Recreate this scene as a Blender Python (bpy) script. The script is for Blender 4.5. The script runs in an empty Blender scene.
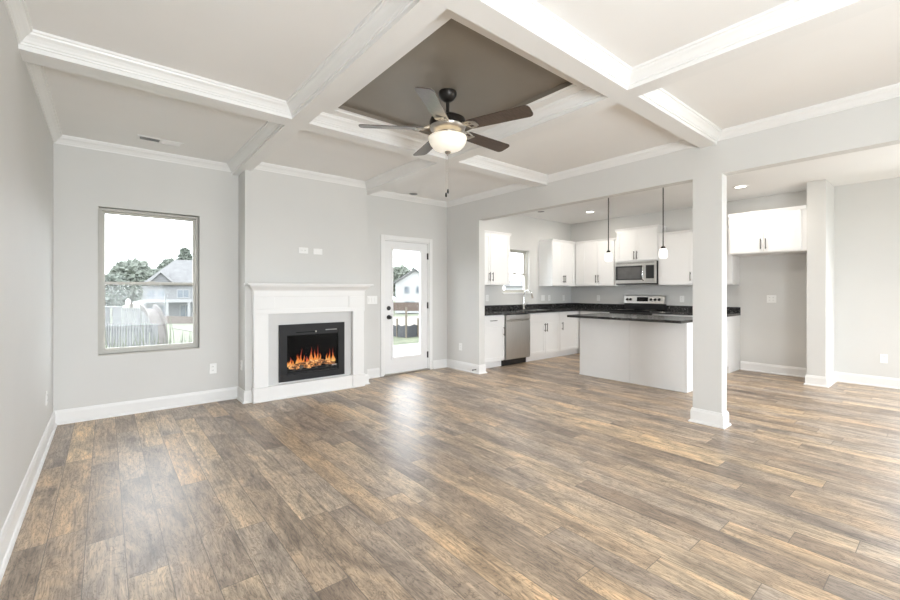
import bpy, bmesh, math, random
from mathutils import Vector, Matrix, noise
random.seed(7)
R = math.radians
SC = bpy.context.scene
COL = SC.collection

# ------------------------------------------------------------------ camera
cam_d = bpy.data.cameras.new('camera')
cam_d.sensor_width = 36.0
cam_d.lens = 418.31 / 900 * 36.0
cam_d.shift_y = -(300 - 291.1) / 900
cam_d.clip_start = 0.02
cam_d.clip_end = 500
cam = bpy.data.objects.new('camera', cam_d)
cam.location = (0.3823, -5.4479, 1.27)
cam.rotation_euler = (R(90), 0, -R(39.458))
COL.objects.link(cam)
SC.camera = cam

# ------------------------------------------------------------------ world: bright overcast sky
wd = bpy.data.worlds.new('overcast_sky')
SC.world = wd
wd.use_nodes = True
nt = wd.node_tree
bg = nt.nodes['Background']
tc = nt.nodes.new('ShaderNodeTexCoord')
nz = nt.nodes.new('ShaderNodeTexNoise')
nz.inputs['Scale'].default_value = 2.2
nz.inputs['Detail'].default_value = 4
nt.links.new(tc.outputs['Generated'], nz.inputs['Vector'])
rp = nt.nodes.new('ShaderNodeValToRGB')
rp.color_ramp.elements[0].color = (0.84, 0.92, 1.0, 1)
rp.color_ramp.elements[1].color = (0.95, 0.98, 1.0, 1)
nt.links.new(nz.outputs['Fac'], rp.inputs['Fac'])
nt.links.new(rp.outputs['Color'], bg.inputs['Color'])
bg.inputs['Strength'].default_value = 6.0

# ------------------------------------------------------------------ exposure
SC.view_settings.view_transform = 'Standard'
SC.view_settings.look = 'None'
SC.view_settings.gamma = 1.0
SC.view_settings.use_curve_mapping = False
SC.view_settings.exposure = 0.13
SC.cycles.use_denoising = True
SC.cycles.max_bounces = 10
SC.cycles.diffuse_bounces = 8
SC.cycles.transparent_max_bounces = 16
SC.cycles.sample_clamp_indirect = 6.0
SC.cycles.caustics_reflective = False
SC.cycles.caustics_refractive = False

# ------------------------------------------------------------------ area lamps standing in for daylight at unseen openings
def daylight(name, loc, rot, sx, sy, power, color=(1, 1, 1)):
    d = bpy.data.lights.new(name, 'AREA')
    d.shape = 'RECTANGLE'
    d.size, d.size_y = sx, sy
    d.energy = power
    d.color = color
    o = bpy.data.objects.new(name, d)
    o.location = loc
    o.rotation_euler = rot
    COL.objects.link(o)
    return o

FRONT = -8.2
DAY = (0.90, 0.955, 1.0)
daylight('front_ceiling_fill', (0.90, FRONT + 0.02, 0.95), (R(122), 0, -R(6)), 1.5, 1.3, 215, DAY)  # added fill lamp behind the camera, tilted up to brighten the ceiling
daylight('daylight_dining_window', (6.7, FRONT + 0.02, 0.95), (R(92), 0, 0), 2.3, 1.5, 62, DAY)
daylight('daylight_dining_door', (8.36, -5.87, 1.05), (R(74), 0, R(90)), 1.3, 1.9, 38, DAY)

# ------------------------------------------------------------------ materials
MATS = {}
def nodes(name):
    m = bpy.data.materials.new(name)
    m.use_nodes = True
    t = m.node_tree
    return m, t, t.nodes['Principled BSDF']

def N(t, kind, **kw):
    n = t.nodes.new(kind)
    for k, v in kw.items():
        if k in n.inputs:
            n.inputs[k].default_value = v
        else:
            setattr(n, k, v)
    return n

def ramp(t, fac, stops):
    r = t.nodes.new('ShaderNodeValToRGB')
    e = r.color_ramp.elements
    while len(e) < len(stops):
        e.new(0.5)
    for el, (p, c) in zip(e, stops):
        el.position = p
        el.color = (*c, 1)
    t.links.new(fac, r.inputs['Fac'])
    return r

def paint(name, col, rough=0.5, var=0.03, scale=6.0, bump=0.0, metal=0.0, spec=0.5, bscale=180.0, coat=0.0, stretch=None):
    """A painted / plain surface: faint tonal variation and a fine surface grain."""
    if name in MATS:
        return MATS[name]
    m, t, b = nodes(name)
    tcn = N(t, 'ShaderNodeTexCoord')
    vec = tcn.outputs['Object']
    if stretch:
        mp = N(t, 'ShaderNodeMapping')
        mp.inputs['Scale'].default_value = stretch
        t.links.new(vec, mp.inputs['Vector'])
        vec = mp.outputs['Vector']
    n = N(t, 'ShaderNodeTexNoise', Scale=scale, Detail=3.0)
    t.links.new(vec, n.inputs['Vector'])
    lo = tuple(max(0, c * (1 - var)) for c in col)
    hi = tuple(min(1, c * (1 + var)) for c in col)
    r = ramp(t, n.outputs['Fac'], [(0.3, lo), (0.7, hi)])
    t.links.new(r.outputs['Color'], b.inputs['Base Color'])
    b.inputs['Roughness'].default_value = rough
    b.inputs['Metallic'].default_value = metal
    b.inputs['Specular IOR Level'].default_value = spec
    b.inputs['Coat Weight'].default_value = coat
    if bump:
        n2 = N(t, 'ShaderNodeTexNoise', Scale=bscale, Detail=2.0)
        t.links.new(vec, n2.inputs['Vector'])
        bp = N(t, 'ShaderNodeBump', Strength=bump, Distance=0.002)
        t.links.new(n2.outputs['Fac'], bp.inputs['Height'])
        t.links.new(bp.outputs['Normal'], b.inputs['Normal'])
    MATS[name] = m
    return m

WALL = paint('warm_grey_wall_paint', (0.65, 0.647, 0.632), 0.65, 0.012, 2.0, 0.10)
CEIL = paint('ceiling_paint', (0.83, 0.827, 0.82), 0.8, 0.012, 2.0, 0.12)
TRIM = paint('white_trim_paint', (0.80, 0.80, 0.795), 0.35, 0.008, 3.0)
TRAY = paint('taupe_tray_paint', (0.225, 0.196, 0.160), 0.36, 0.04, 3.0, 0.05)
CAB = paint('white_cabinet_paint', (0.82, 0.82, 0.818), 0.32, 0.008, 3.0)
DOORP = paint('white_door_paint', (0.80, 0.80, 0.805), 0.35, 0.008, 3.0)
SURR = paint('grey_surround_tile', (0.58, 0.58, 0.575), 0.4, 0.02, 4.0)
VINYL = paint('almond_window_vinyl', (0.50, 0.485, 0.44), 0.4, 0.02, 4.0)
PLATE = paint('white_plate_plastic', (0.86, 0.86, 0.85), 0.35, 0.01, 4.0)
SLOT = paint('dark_slot_plastic', (0.25, 0.25, 0.25), 0.5, 0.05, 8.0)
BRONZE = paint('dark_bronze_metal', (0.030, 0.026, 0.023), 0.36, 0.15, 20.0, metal=0.6)
PULL = paint('dark_pull_metal', (0.09, 0.085, 0.08), 0.35, 0.1, 20.0, metal=0.6)
NICKEL = paint('brushed_pewter_metal', (0.42, 0.39, 0.35), 0.28, 0.1, 20.0, metal=0.9)
CHROME = paint('chrome', (0.70, 0.70, 0.70), 0.12, 0.03, 20.0, metal=1.0)
STEEL = paint('brushed_stainless', (0.60, 0.595, 0.58), 0.30, 0.06, 3.0, metal=0.95, stretch=(60, 60, 1.5))
BLACK = paint('black_enamel', (0.012, 0.012, 0.013), 0.28, 0.1, 10.0)
BLACKM = paint('matte_black_metal', (0.016, 0.016, 0.017), 0.5, 0.1, 10.0, spec=0.25)
FIREBOX = paint('matte_black_firebox_lining', (0.004, 0.004, 0.004), 0.8, 0.2, 10.0, spec=0.05)  # matte near-black lining with hardly any specular
BLKGLASS = paint('black_ceramic_glass', (0.006, 0.006, 0.0065), 0.22, 0.1, 10.0, spec=0.12)
SCREEN = paint('smoked_oven_glass', (0.10, 0.10, 0.10), 0.12, 0.1, 10.0)
CANIN = paint('dark_vent_interior', (0.10, 0.10, 0.10), 0.6, 0.1, 10.0)
BLADE = paint('espresso_blade_wood', (0.060, 0.042, 0.034), 0.30, 0.35, 3.0, stretch=(3, 40, 40), coat=0.7)

def emitter(name, col, strength, base=(0.9, 0.9, 0.88)):
    m, t, b = nodes(name)
    b.inputs['Base Color'].default_value = (*base, 1)
    b.inputs['Roughness'].default_value = 0.3
    b.inputs['Emission Color'].default_value = (*col, 1)
    n = N(t, 'ShaderNodeTexNoise', Scale=9.0)
    mr = N(t, 'ShaderNodeMapRange')
    mr.inputs['To Min'].default_value = strength * 0.92
    mr.inputs['To Max'].default_value = strength * 1.08
    t.links.new(n.outputs['Fac'], mr.inputs['Value'])
    t.links.new(mr.outputs['Result'], b.inputs['Emission Strength'])
    return m

BOWL = emitter('alabaster_bowl_glass', (1.0, 0.92, 0.78), 0.35, (0.80, 0.77, 0.70))
BULB = emitter('lit_pendant_glass', (1.0, 0.97, 0.92), 0.9)
CANLIT = emitter('lit_recessed_lens', (1.0, 0.96, 0.90), 6.0)

def glass(name, tint=(1, 1, 1), refl=0.05, veil=0.0, rough=0.02):
    """A clear pane: transparent, a little mirror reflection, optional fine mesh veil."""
    m = bpy.data.materials.new(name)
    m.use_nodes = True
    t = m.node_tree
    t.nodes.clear()
    out = N(t, 'ShaderNodeOutputMaterial')
    tr = N(t, 'ShaderNodeBsdfTransparent')
    tr.inputs['Color'].default_value = (*tint, 1)
    gl = N(t, 'ShaderNodeBsdfGlossy')
    gl.inputs['Roughness'].default_value = rough
    mx = N(t, 'ShaderNodeMixShader')
    mx.inputs['Fac'].default_value = refl
    t.links.new(tr.outputs[0], mx.inputs[1])
    t.links.new(gl.outputs[0], mx.inputs[2])
    last = mx.outputs[0]
    if veil:
        df = N(t, 'ShaderNodeBsdfTranslucent')
        df.inputs['Color'].default_value = (0.75, 0.77, 0.76, 1)
        m2 = N(t, 'ShaderNodeMixShader')
        m2.inputs['Fac'].default_value = veil
        t.links.new(last, m2.inputs[1])
        t.links.new(df.outputs[0], m2.inputs[2])
        last = m2.outputs[0]
    t.links.new(last, out.inputs['Surface'])
    return m

GLASS = glass('clear_window_glass', refl=0.003)
GSCREEN = glass('glass_with_insect_screen', refl=0.003, veil=0.05)
FGLASS = glass('fireplace_glass', refl=0.004, rough=0.16)

def floor_material():
    m, t, b = nodes('rustic_plank_floor')
    L = t.links.new
    tcn = N(t, 'ShaderNodeTexCoord')
    sep = N(t, 'ShaderNodeSeparateXYZ')
    L(tcn.outputs['Object'], sep.inputs[0])
    def M(op, a, bv=None, c=None):
        n = N(t, 'ShaderNodeMath', operation=op)
        for i, v in enumerate((a, bv, c)):
            if v is None:
                continue
            if isinstance(v, (int, float)):
                n.inputs[i].default_value = v
            else:
                L(v, n.inputs[i])
        return n.outputs[0]
    PW, PL = 0.152, 1.22
    xs = M('DIVIDE', sep.outputs['X'], PW)
    row = M('FLOOR', xs)
    fx = M('FRACT', xs)
    wn = N(t, 'ShaderNodeTexWhiteNoise', noise_dimensions='1D')
    L(row, wn.inputs['W'])
    ys = M('ADD', M('DIVIDE', sep.outputs['Y'], PL), M('MULTIPLY', wn.outputs['Value'], 7.0))
    pl = M('FLOOR', ys)
    fy = M('FRACT', ys)
    idv = N(t, 'ShaderNodeCombineXYZ')
    L(row, idv.inputs[0]); L(pl, idv.inputs[1])
    wn2 = N(t, 'ShaderNodeTexWhiteNoise', noise_dimensions='2D')
    L(idv.outputs[0], wn2.inputs['Vector'])
    rnd = wn2.outputs['Value']
    # grain coordinates, shifted per plank
    gv = N(t, 'ShaderNodeCombineXYZ')
    L(M('ADD', sep.outputs['X'], M('MULTIPLY', rnd, 37.0)), gv.inputs[0])
    L(M('ADD', sep.outputs['Y'], M('MULTIPLY', rnd, 91.0)), gv.inputs[1])
    def gn(sx, sy, scale, detail, dist=0.0, rough=0.6):
        mp = N(t, 'ShaderNodeMapping')
        mp.inputs['Scale'].default_value = (sx, sy, 1)
        L(gv.outputs[0], mp.inputs['Vector'])
        n = N(t, 'ShaderNodeTexNoise', Scale=scale, Detail=detail, Distortion=dist, Roughness=rough)
        L(mp.outputs['Vector'], n.inputs['Vector'])
        return n.outputs['Fac']
    blot = gn(4.5, 1.5, 1.25, 5, 0.8)            # smoky dark patches
    streak = gn(24, 2.0, 1.3, 7, 1.6, 0.68)      # long grain
    fig = gn(9, 2.4, 1.25, 4, 2.2, 0.6)          # cathedral figure
    fine = gn(110, 9, 1.0, 5, 0.6, 0.75)
    tone = ramp(t, rnd, [(0.0, (0.255, 0.196, 0.146)), (0.20, (0.365, 0.280, 0.196)), (0.42, (0.325, 0.268, 0.215)),
                         (0.62, (0.460, 0.338, 0.212)), (0.80, (0.392, 0.328, 0.262)), (1.0, (0.530, 0.405, 0.258))])
    warm = ramp(t, blot, [(0.30, (0.44, 0.42, 0.42)), (0.43, (0.76, 0.75, 0.76)), (0.55, (1.08, 1.06, 1.04)), (0.70, (1.38, 1.30, 1.18))])
    def mulc(a, b_, f):
        n = N(t, 'ShaderNodeMix', data_type='RGBA', blend_type='MULTIPLY')
        n.inputs['Factor'].default_value = f
        L(a, n.inputs[6]); L(b_, n.inputs[7])
        return n.outputs[2]
    col = mulc(tone.outputs['Color'], warm.outputs['Color'], 1.0)
    gr = ramp(t, streak, [(0.30, (0.40, 0.37, 0.35)), (0.43, (0.82, 0.80, 0.79)), (0.58, (1.08, 1.07, 1.06)), (0.74, (1.34, 1.32, 1.30))])
    col = mulc(col, gr.outputs['Color'], 0.95)
    vein = M('ABSOLUTE', M('SUBTRACT', M('FRACT', M('MULTIPLY', fig, 7.0)), 0.5))
    vr = ramp(t, vein, [(0.0, (0.36, 0.32, 0.29)), (0.07, (0.80, 0.79, 0.78)), (0.22, (1.08, 1.08, 1.08))])
    col = mulc(col, vr.outputs['Color'], 0.80)
    fr = ramp(t, fine, [(0.34, (0.46, 0.44, 0.43)), (0.50, (1.0, 1.0, 1.0)), (0.62, (1.22, 1.21, 1.20))])
    col = mulc(col, fr.outputs['Color'], 0.75)
    # seams
    ex = M('MINIMUM', fx, M('SUBTRACT', 1.0, fx))
    ey = M('MULTIPLY', M('MINIMUM', fy, M('SUBTRACT', 1.0, fy)), PL / PW)
    e = M('MINIMUM', ex, ey)
    seam = N(t, 'ShaderNodeMapRange')
    seam.inputs['From Min'].default_value = 0.004
    seam.inputs['From Max'].default_value = 0.016
    L(e, seam.inputs['Value'])
    mul4 = N(t, 'ShaderNodeMix', data_type='RGBA', blend_type='MIX')
    mul4.inputs[6].default_value = (0.11, 0.088, 0.07, 1)
    L(seam.outputs['Result'], mul4.inputs['Factor']); L(col, mul4.inputs[7])
    hs = N(t, 'ShaderNodeHueSaturation')
    hs.inputs['Saturation'].default_value = 0.98
    hs.inputs['Value'].default_value = 1.10
    L(mul4.outputs[2], hs.inputs['Color'])
    L(hs.outputs['Color'], b.inputs['Base Color'])
    ro = N(t, 'ShaderNodeMapRange')
    ro.inputs['To Min'].default_value = 0.33
    ro.inputs['To Max'].default_value = 0.48
    L(streak, ro.inputs['Value'])
    L(ro.outputs['Result'], b.inputs['Roughness'])
    b.inputs['Specular IOR Level'].default_value = 0.9
    hh = M('ADD', M('MULTIPLY', streak, 0.35), M('MULTIPLY', seam.outputs['Result'], 1.0))
    bp = N(t, 'ShaderNodeBump', Strength=0.14, Distance=0.0022)
    L(hh, bp.inputs['Height'])
    L(bp.outputs['Normal'], b.inputs['Normal'])
    return m
FLOORM = floor_material()

def granite():
    m, t, b = nodes('speckled_black_granite')
    tcn = N(t, 'ShaderNodeTexCoord')
    v = N(t, 'ShaderNodeTexVoronoi', Scale=85.0)
    n = N(t, 'ShaderNodeTexNoise', Scale=34.0, Detail=6.0, Roughness=0.75)
    t.links.new(tcn.outputs['Object'], v.inputs['Vector'])
    t.links.new(tcn.outputs['Object'], n.inputs['Vector'])
    mm = N(t, 'ShaderNodeMath', operation='MULTIPLY')
    t.links.new(v.outputs['Distance'], mm.inputs[0])
    t.links.new(n.outputs['Fac'], mm.inputs[1])
    r = ramp(t, mm.outputs[0], [(0.18, (0.012, 0.012, 0.013)), (0.34, (0.035, 0.034, 0.034)), (0.44, (0.16, 0.155, 0.15)), (0.55, (0.34, 0.33, 0.32))])
    t.links.new(r.outputs['Color'], b.inputs['Base Color'])
    b.inputs['Roughness'].default_value = 0.12
    return m
GRANITE = granite()

def flame_material():
    m, t, b = nodes('flame_glow')
    tcn = N(t, 'ShaderNodeTexCoord')
    sep = N(t, 'ShaderNodeSeparateXYZ')
    t.links.new(tcn.outputs['Generated'], sep.inputs[0])
    n = N(t, 'ShaderNodeTexNoise', Scale=9.0, Detail=3.0, Distortion=1.0)
    t.links.new(tcn.outputs['Object'], n.inputs['Vector'])
    a = N(t, 'ShaderNodeMath', operation='MULTIPLY_ADD')
    t.links.new(n.outputs['Fac'], a.inputs[0])
    a.inputs[1].default_value = 0.7
    t.links.new(sep.outputs['Z'], a.inputs[2])
    r = ramp(t, a.outputs[0], [(0.35, (1.0, 0.62, 0.18)), (0.65, (1.0, 0.30, 0.03)), (0.95, (0.70, 0.09, 0.01)), (1.25 if False else 1.0, (0.35, 0.03, 0.01))])
    t.links.new(r.outputs['Color'], b.inputs['Emission Color'])
    b.inputs['Emission Strength'].default_value = 0.9
    b.inputs['Base Color'].default_value = (0.02, 0.01, 0.01, 1)
    lw = N(t, 'ShaderNodeLayerWeight', Blend=0.35)
    inv = N(t, 'ShaderNodeMapRange')
    inv.inputs['To Min'].default_value = 0.62
    inv.inputs['To Max'].default_value = 0.05
    t.links.new(lw.outputs['Facing'], inv.inputs['Value'])
    t.links.new(inv.outputs['Result'], b.inputs['Alpha'])
    return m
FLAME = flame_material()

def ember_log():
    m, t, b = nodes('glowing_ember_log')
    tcn = N(t, 'ShaderNodeTexCoord')
    n = N(t, 'ShaderNodeTexNoise', Scale=26.0, Detail=5.0, Roughness=0.7)
    t.links.new(tcn.outputs['Object'], n.inputs['Vector'])
    r = ramp(t, n.outputs['Fac'], [(0.38, (0.03, 0.02, 0.015)), (0.5, (0.16, 0.09, 0.05)), (0.62, (0.42, 0.30, 0.17))])
    t.links.new(r.outputs['Color'], b.inputs['Base Color'])
    g = ramp(t, n.outputs['Fac'], [(0.42, (0, 0, 0)), (0.54, (0.55, 0.16, 0.02)), (0.66, (1.0, 0.55, 0.15))])
    t.links.new(g.outputs['Color'], b.inputs['Emission Color'])
    b.inputs['Emission Strength'].default_value = 0.75
    b.inputs['Roughness'].default_value = 0.9
    return m
EMBER = ember_log()
LOG = paint('charred_log_bark', (0.10, 0.085, 0.07), 0.9, 0.6, 30.0, 0.3, bscale=60)

GRASS = paint('pale_lawn_grass', (0.078, 0.088, 0.050), 0.9, 0.3, 3.0)
DIRT = paint('pale_graded_soil', (0.145, 0.130, 0.104), 0.9, 0.15, 0.6)
CONC = paint('patio_concrete', (0.29, 0.29, 0.285), 0.8, 0.06, 2.0)
WEED = paint('weed_blades', (0.075, 0.088, 0.042), 0.7, 0.35, 4.0)
LEAFA = paint('grey_green_foliage', (0.135, 0.15, 0.125), 0.85, 0.35, 1.2)
LEAFB = paint('deep_green_foliage', (0.11, 0.125, 0.105), 0.85, 0.35, 1.2)
BARK = paint('tree_bark', (0.13, 0.10, 0.08), 0.9, 0.3, 4.0)
SIDING = paint('pale_grey_siding', (0.135, 0.137, 0.14), 0.7, 0.04, 1.0)
WSIDING = paint('white_siding', (0.30, 0.30, 0.297), 0.7, 0.04, 1.0)
SHINGLE = paint('weathered_shingles', (0.125, 0.125, 0.125), 0.85, 0.15, 1.5)
EXTRIM = paint('exterior_white_trim', (0.22, 0.22, 0.22), 0.5, 0.03, 2.0)
EXWIN = paint('house_window_glass', (0.09, 0.11, 0.13), 0.15, 0.1, 2.0)
CEDAR = paint('brown_fence_boards', (0.095, 0.070, 0.056), 0.8, 0.2, 1.5, stretch=(8, 8, 1))
PICKET = paint('white_vinyl_picket', (0.12, 0.12, 0.123), 0.5, 0.04, 2.0)
SILT = paint('grey_silt_fabric', (0.042, 0.044, 0.048), 0.8, 0.2, 2.0)
STAKE = paint('wooden_stake', (0.13, 0.11, 0.085), 0.8, 0.2, 4.0)
SLIDE = paint('brown_slide_plastic', (0.062, 0.048, 0.040), 0.5, 0.1, 2.0)

# ------------------------------------------------------------------ mesh helpers
ORIGIN = {}
class B:
    """Collects shapes into one mesh; xf maps local points to the world."""
    def __init__(s, xf=None):
        s.bm = bmesh.new()
        s.xf = xf
    def _v(s, p):
        p = Vector(p)
        return s.bm.verts.new(s.xf(p) if s.xf else p)
    def faces(s, pts, fs):
        vs = [s._v(p) for p in pts]
        for f in fs:
            try:
                s.bm.faces.new([vs[i] for i in f])
            except ValueError:
                pass
        return s
    def box(s, x0, x1, y0, y1, z0, z1, c=0.0):
        """A box; c chamfers all edges."""
        x0, x1 = sorted((x0, x1)); y0, y1 = sorted((y0, y1)); z0, z1 = sorted((z0, z1))
        pts = [(x0, y0, z0), (x1, y0, z0), (x1, y1, z0), (x0, y1, z0), (x0, y0, z1), (x1, y0, z1), (x1, y1, z1), (x0, y1, z1)]
        fs = [(0, 3, 2, 1), (4, 5, 6, 7), (0, 1, 5, 4), (1, 2, 6, 5), (2, 3, 7, 6), (3, 0, 4, 7)]
        if c <= 0:
            return s.faces(pts, fs)
        b2 = bmesh.new()
        vs = [b2.verts.new(p) for p in pts]
        for f in fs:
            b2.faces.new([vs[i] for i in f])
        bmesh.ops.bevel(b2, geom=b2.edges[:], offset=c, segments=2, profile=0.5, affect='EDGES')
        b2.verts.index_update()
        s.faces([v.co.copy() for v in b2.verts], [[v.index for v in f.verts] for f in b2.faces])
        b2.free()
        return s
    def prism(s, poly, a, b, axis='y'):
        """Extrude a 2D outline along an axis from a to b."""
        def P(p, q):
            return {'x': (q, p[0], p[1]), 'y': (p[0], q, p[1]), 'z': (p[0], p[1], q)}[axis]
        n = len(poly)
        pts = [P(p, a) for p in poly] + [P(p, b) for p in poly]
        fs = [tuple(range(n)), tuple(range(2 * n - 1, n - 1, -1))]
        fs += [(i, (i + 1) % n, n + (i + 1) % n, n + i) for i in range(n)]
        return s.faces(pts, fs)
    def lathe(s, prof, c, seg=32, axis='z', closed=False):
        """Revolve (radius, height) pairs about an axis through c."""
        pts, fs = [], []
        n = len(prof)
        for k in range(seg):
            a = 2 * math.pi * k / seg
            for r, h in prof:
                r = max(r, 1e-5)
                u, w = r * math.cos(a), r * math.sin(a)
                d = {'z': (u, w, h), 'y': (u, h, w), 'x': (h, u, w)}[axis]
                pts.append((c[0] + d[0], c[1] + d[1], c[2] + d[2]))
        for k in range(seg):
            k2 = (k + 1) % seg
            for i in range(n if closed else n - 1):
                j = (i + 1) % n
                fs.append((k * n + i, k2 * n + i, k2 * n + j, k * n + j))
        if not closed:
            if prof[0][0] > 1e-4:
                fs.append(tuple(k * n for k in range(seg)))
            if prof[-1][0] > 1e-4:
                fs.append(tuple(k * n + n - 1 for k in range(seg - 1, -1, -1)))
        return s.faces(pts, fs)
    def tube(s, path, r, seg=10):
        """A round bar along a list of points; r may be one radius or one per point."""
        path = [Vector(p) for p in path]
        rs = r if isinstance(r, (list, tuple)) else [r] * len(path)
        pts, fs = [], []
        up = None
        for i, p in enumerate(path):
            d = (path[min(i + 1, len(path) - 1)] - path[max(i - 1, 0)]).normalized()
            if up is None:
                up = Vector((0, 0, 1)) if abs(d.z) < 0.9 else Vector((1, 0, 0))
            u = d.cross(up)
            u = u.normalized() if u.length > 1e-6 else Vector((1, 0, 0))
            w = u.cross(d).normalized()
            up = w
            for k in range(seg):
                a = 2 * math.pi * k / seg
                pts.append(p + rs[i] * (math.cos(a) * u + math.sin(a) * w))
        for i in range(len(path) - 1):
            for k in range(seg):
                k2 = (k + 1) % seg
                fs.append((i * seg + k, i * seg + k2, (i + 1) * seg + k2, (i + 1) * seg + k))
        fs.append(tuple(range(seg)))
        fs.append(tuple((len(path) - 1) * seg + k for k in range(seg - 1, -1, -1)))
        return s.faces(pts, fs)
    def molding(s, path, prof, closed=False):
        """Sweep a (offset to the left of travel, z) profile along a 2D path with mitred corners."""
        n = len(path)
        P = [Vector(p) for p in path]
        pts, fs = [], []
        m = len(prof)
        for i in range(n):
            def nrm(a, b):
                d = (b - a).normalized()
                return Vector((-d.y, d.x))
            if closed:
                n1, n2 = nrm(P[i - 1], P[i]), nrm(P[i], P[(i + 1) % n])
            else:
                n1 = nrm(P[i - 1], P[i]) if i > 0 else nrm(P[0], P[1])
                n2 = nrm(P[i], P[i + 1]) if i < n - 1 else n1
            mt = (n1 + n2)
            mt = mt / max(1e-6, mt.dot(n1))
            for o, z in prof:
                q = P[i] + mt * o
                pts.append((q.x, q.y, z))
        for i in range(n if closed else n - 1):
            i2 = (i + 1) % n
            for k in range(m):
                k2 = (k + 1) % m
                fs.append((i * m + k, i2 * m + k, i2 * m + k2, i * m + k2))
        if not closed:
            fs.append(tuple(range(m)))
            fs.append(tuple((n - 1) * m + k for k in range(m - 1, -1, -1)))
        return s.faces(pts, fs)
    def blob(s, c, r, sub=2, rough=0.3, scale=1.0, sq=(1, 1, 1), seed=0):
        b2 = bmesh.new()
        bmesh.ops.create_icosphere(b2, subdivisions=sub, radius=1.0)
        b2.verts.index_update()
        pts = []
        for v in b2.verts:
            d = v.co.normalized()
            k = 1 + rough * noise.noise(d * scale * 2.3 + Vector((seed, seed * 1.7, 0))) + 0.5 * rough * noise.noise(d * scale * 6 + Vector((0, seed, seed)))
            pts.append((c[0] + d.x * r * k * sq[0], c[1] + d.y * r * k * sq[1], c[2] + d.z * r * k * sq[2]))
        s.faces(pts, [[v.index for v in f.verts] for f in b2.faces])
        b2.free()
        return s
    def build(s, name, mat, parent=None, smooth=False):
        bm = s.bm
        bmesh.ops.remove_doubles(bm, verts=bm.verts[:], dist=1e-6)
        bmesh.ops.recalc_face_normals(bm, faces=bm.faces[:])
        me = bpy.data.meshes.new(name)
        org = ORIGIN.get(parent.name, Vector()) if parent else None
        if org is not None:
            bmesh.ops.translate(bm, verts=bm.verts[:], vec=-org)
        if smooth:
            for f in bm.faces:
                f.smooth = True
            for e in bm.edges:
                if len(e.link_faces) == 2 and e.calc_face_angle(0) > R(38):
                    e.smooth = False
        bm.to_mesh(me)
        bm.free()
        me.materials.append(mat)
        o = bpy.data.objects.new(name, me)
        if parent:
            o.parent = parent
            ORIGIN[o.name] = org
        else:
            ORIGIN[o.name] = Vector()
        COL.objects.link(o)
        return o

def thing(name, label, cat, loc, group=None):
    o = bpy.data.objects.new(name, None)
    o.empty_display_size = 0.1
    o.location = loc
    COL.objects.link(o)
    ORIGIN[o.name] = Vector(loc)
    o['label'] = label
    o['category'] = cat
    if group:
        o['group'] = group
    return o
def tag(o, label, cat, group=None, kind=None):
    o['label'] = label
    o['category'] = cat
    if group:
        o['group'] = group
    if kind:
        o['kind'] = kind
    return o
def struct(o, label=None, cat=None):
    o['kind'] = 'structure'
    if label:
        o['label'] = label
        o['category'] = cat
    return o

# ------------------------------------------------------------------ dimensions
H = 2.75            # ceiling
W = 4.804           # living room side of the header wall
XF = 8.335          # far kitchen wall
T = 0.14
HB = 2.362          # underside of header
CH0, CH1, CHD = 1.603, 3.148, 0.307   # chimney breast

# ------------------------------------------------------------------ floor, ceiling, walls
struct(B().box(-T, XF + T, FRONT - T, T * 0.5, -0.12, 0).build('floor', FLOORM), 'rustic brown plank floor running through living room and kitchen', 'floor')

TX0, TX1, TY0, TY1 = 1.83, 2.965, -3.70, -2.255   # painted tray recess
c = B()
for x0, x1, y0, y1 in ((-T, TX0, FRONT - T, T), (TX1, XF + T, FRONT - T, T), (TX0, TX1, FRONT - T, TY0), (TX0, TX1, TY1, T)):
    c.box(x0, x1, y0, y1, H, H + 0.16)
struct(c.build('ceiling', CEIL), 'smooth pale ceiling', 'ceiling')
tray = B().box(TX0 - 0.03, TX1 + 0.03, TY0 - 0.03, TY1 + 0.03, H + 0.035, H + 0.10)
for x0, x1, y0, y1 in ((TX0 - .001, TX0 + .004, TY0, TY1), (TX1 - .004, TX1 + .001, TY0, TY1), (TX0, TX1, TY0 - .001, TY0 + .004), (TX0, TX1, TY1 - .004, TY1 + .001)):
    tray.box(x0, x1, y0, y1, H + 0.002, H + 0.035)
struct(tray.build('ceiling_tray', TRAY), 'dark taupe painted recess in the middle of the coffered ceiling', 'ceiling')

def wall_with_holes(name, axis, at, th, a0, a1, holes, z1=H, label=None):
    """A wall along an axis from a0 to a1 with rectangular openings (u0, u1, z0, z1)."""
    b = B()
    us = sorted({a0, a1, *[h[0] for h in holes], *[h[1] for h in holes]})
    zs = sorted({0.0, z1, *[h[2] for h in holes], *[h[3] for h in holes]})
    for i in range(len(us) - 1):
        col = []
        for k in range(len(zs) - 1):
            um, zm = (us[i] + us[i + 1]) / 2, (zs[k] + zs[k + 1]) / 2
            col.append(not any(h[0] < um < h[1] and h[2] < zm < h[3] for h in holes))
        k = 0
        while k < len(col):
            if col[k]:
                j = k
                while j + 1 < len(col) and col[j + 1]:
                    j += 1
                if axis == 'x':
                    b.box(us[i], us[i + 1], at, at + th, zs[k], zs[j + 1])
                else:
                    b.box(at, at + th, us[i], us[i + 1], zs[k], zs[j + 1])
                k = j + 1
            else:
                k += 1
    return struct(b.build(name, WALL), label, 'wall')

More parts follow.
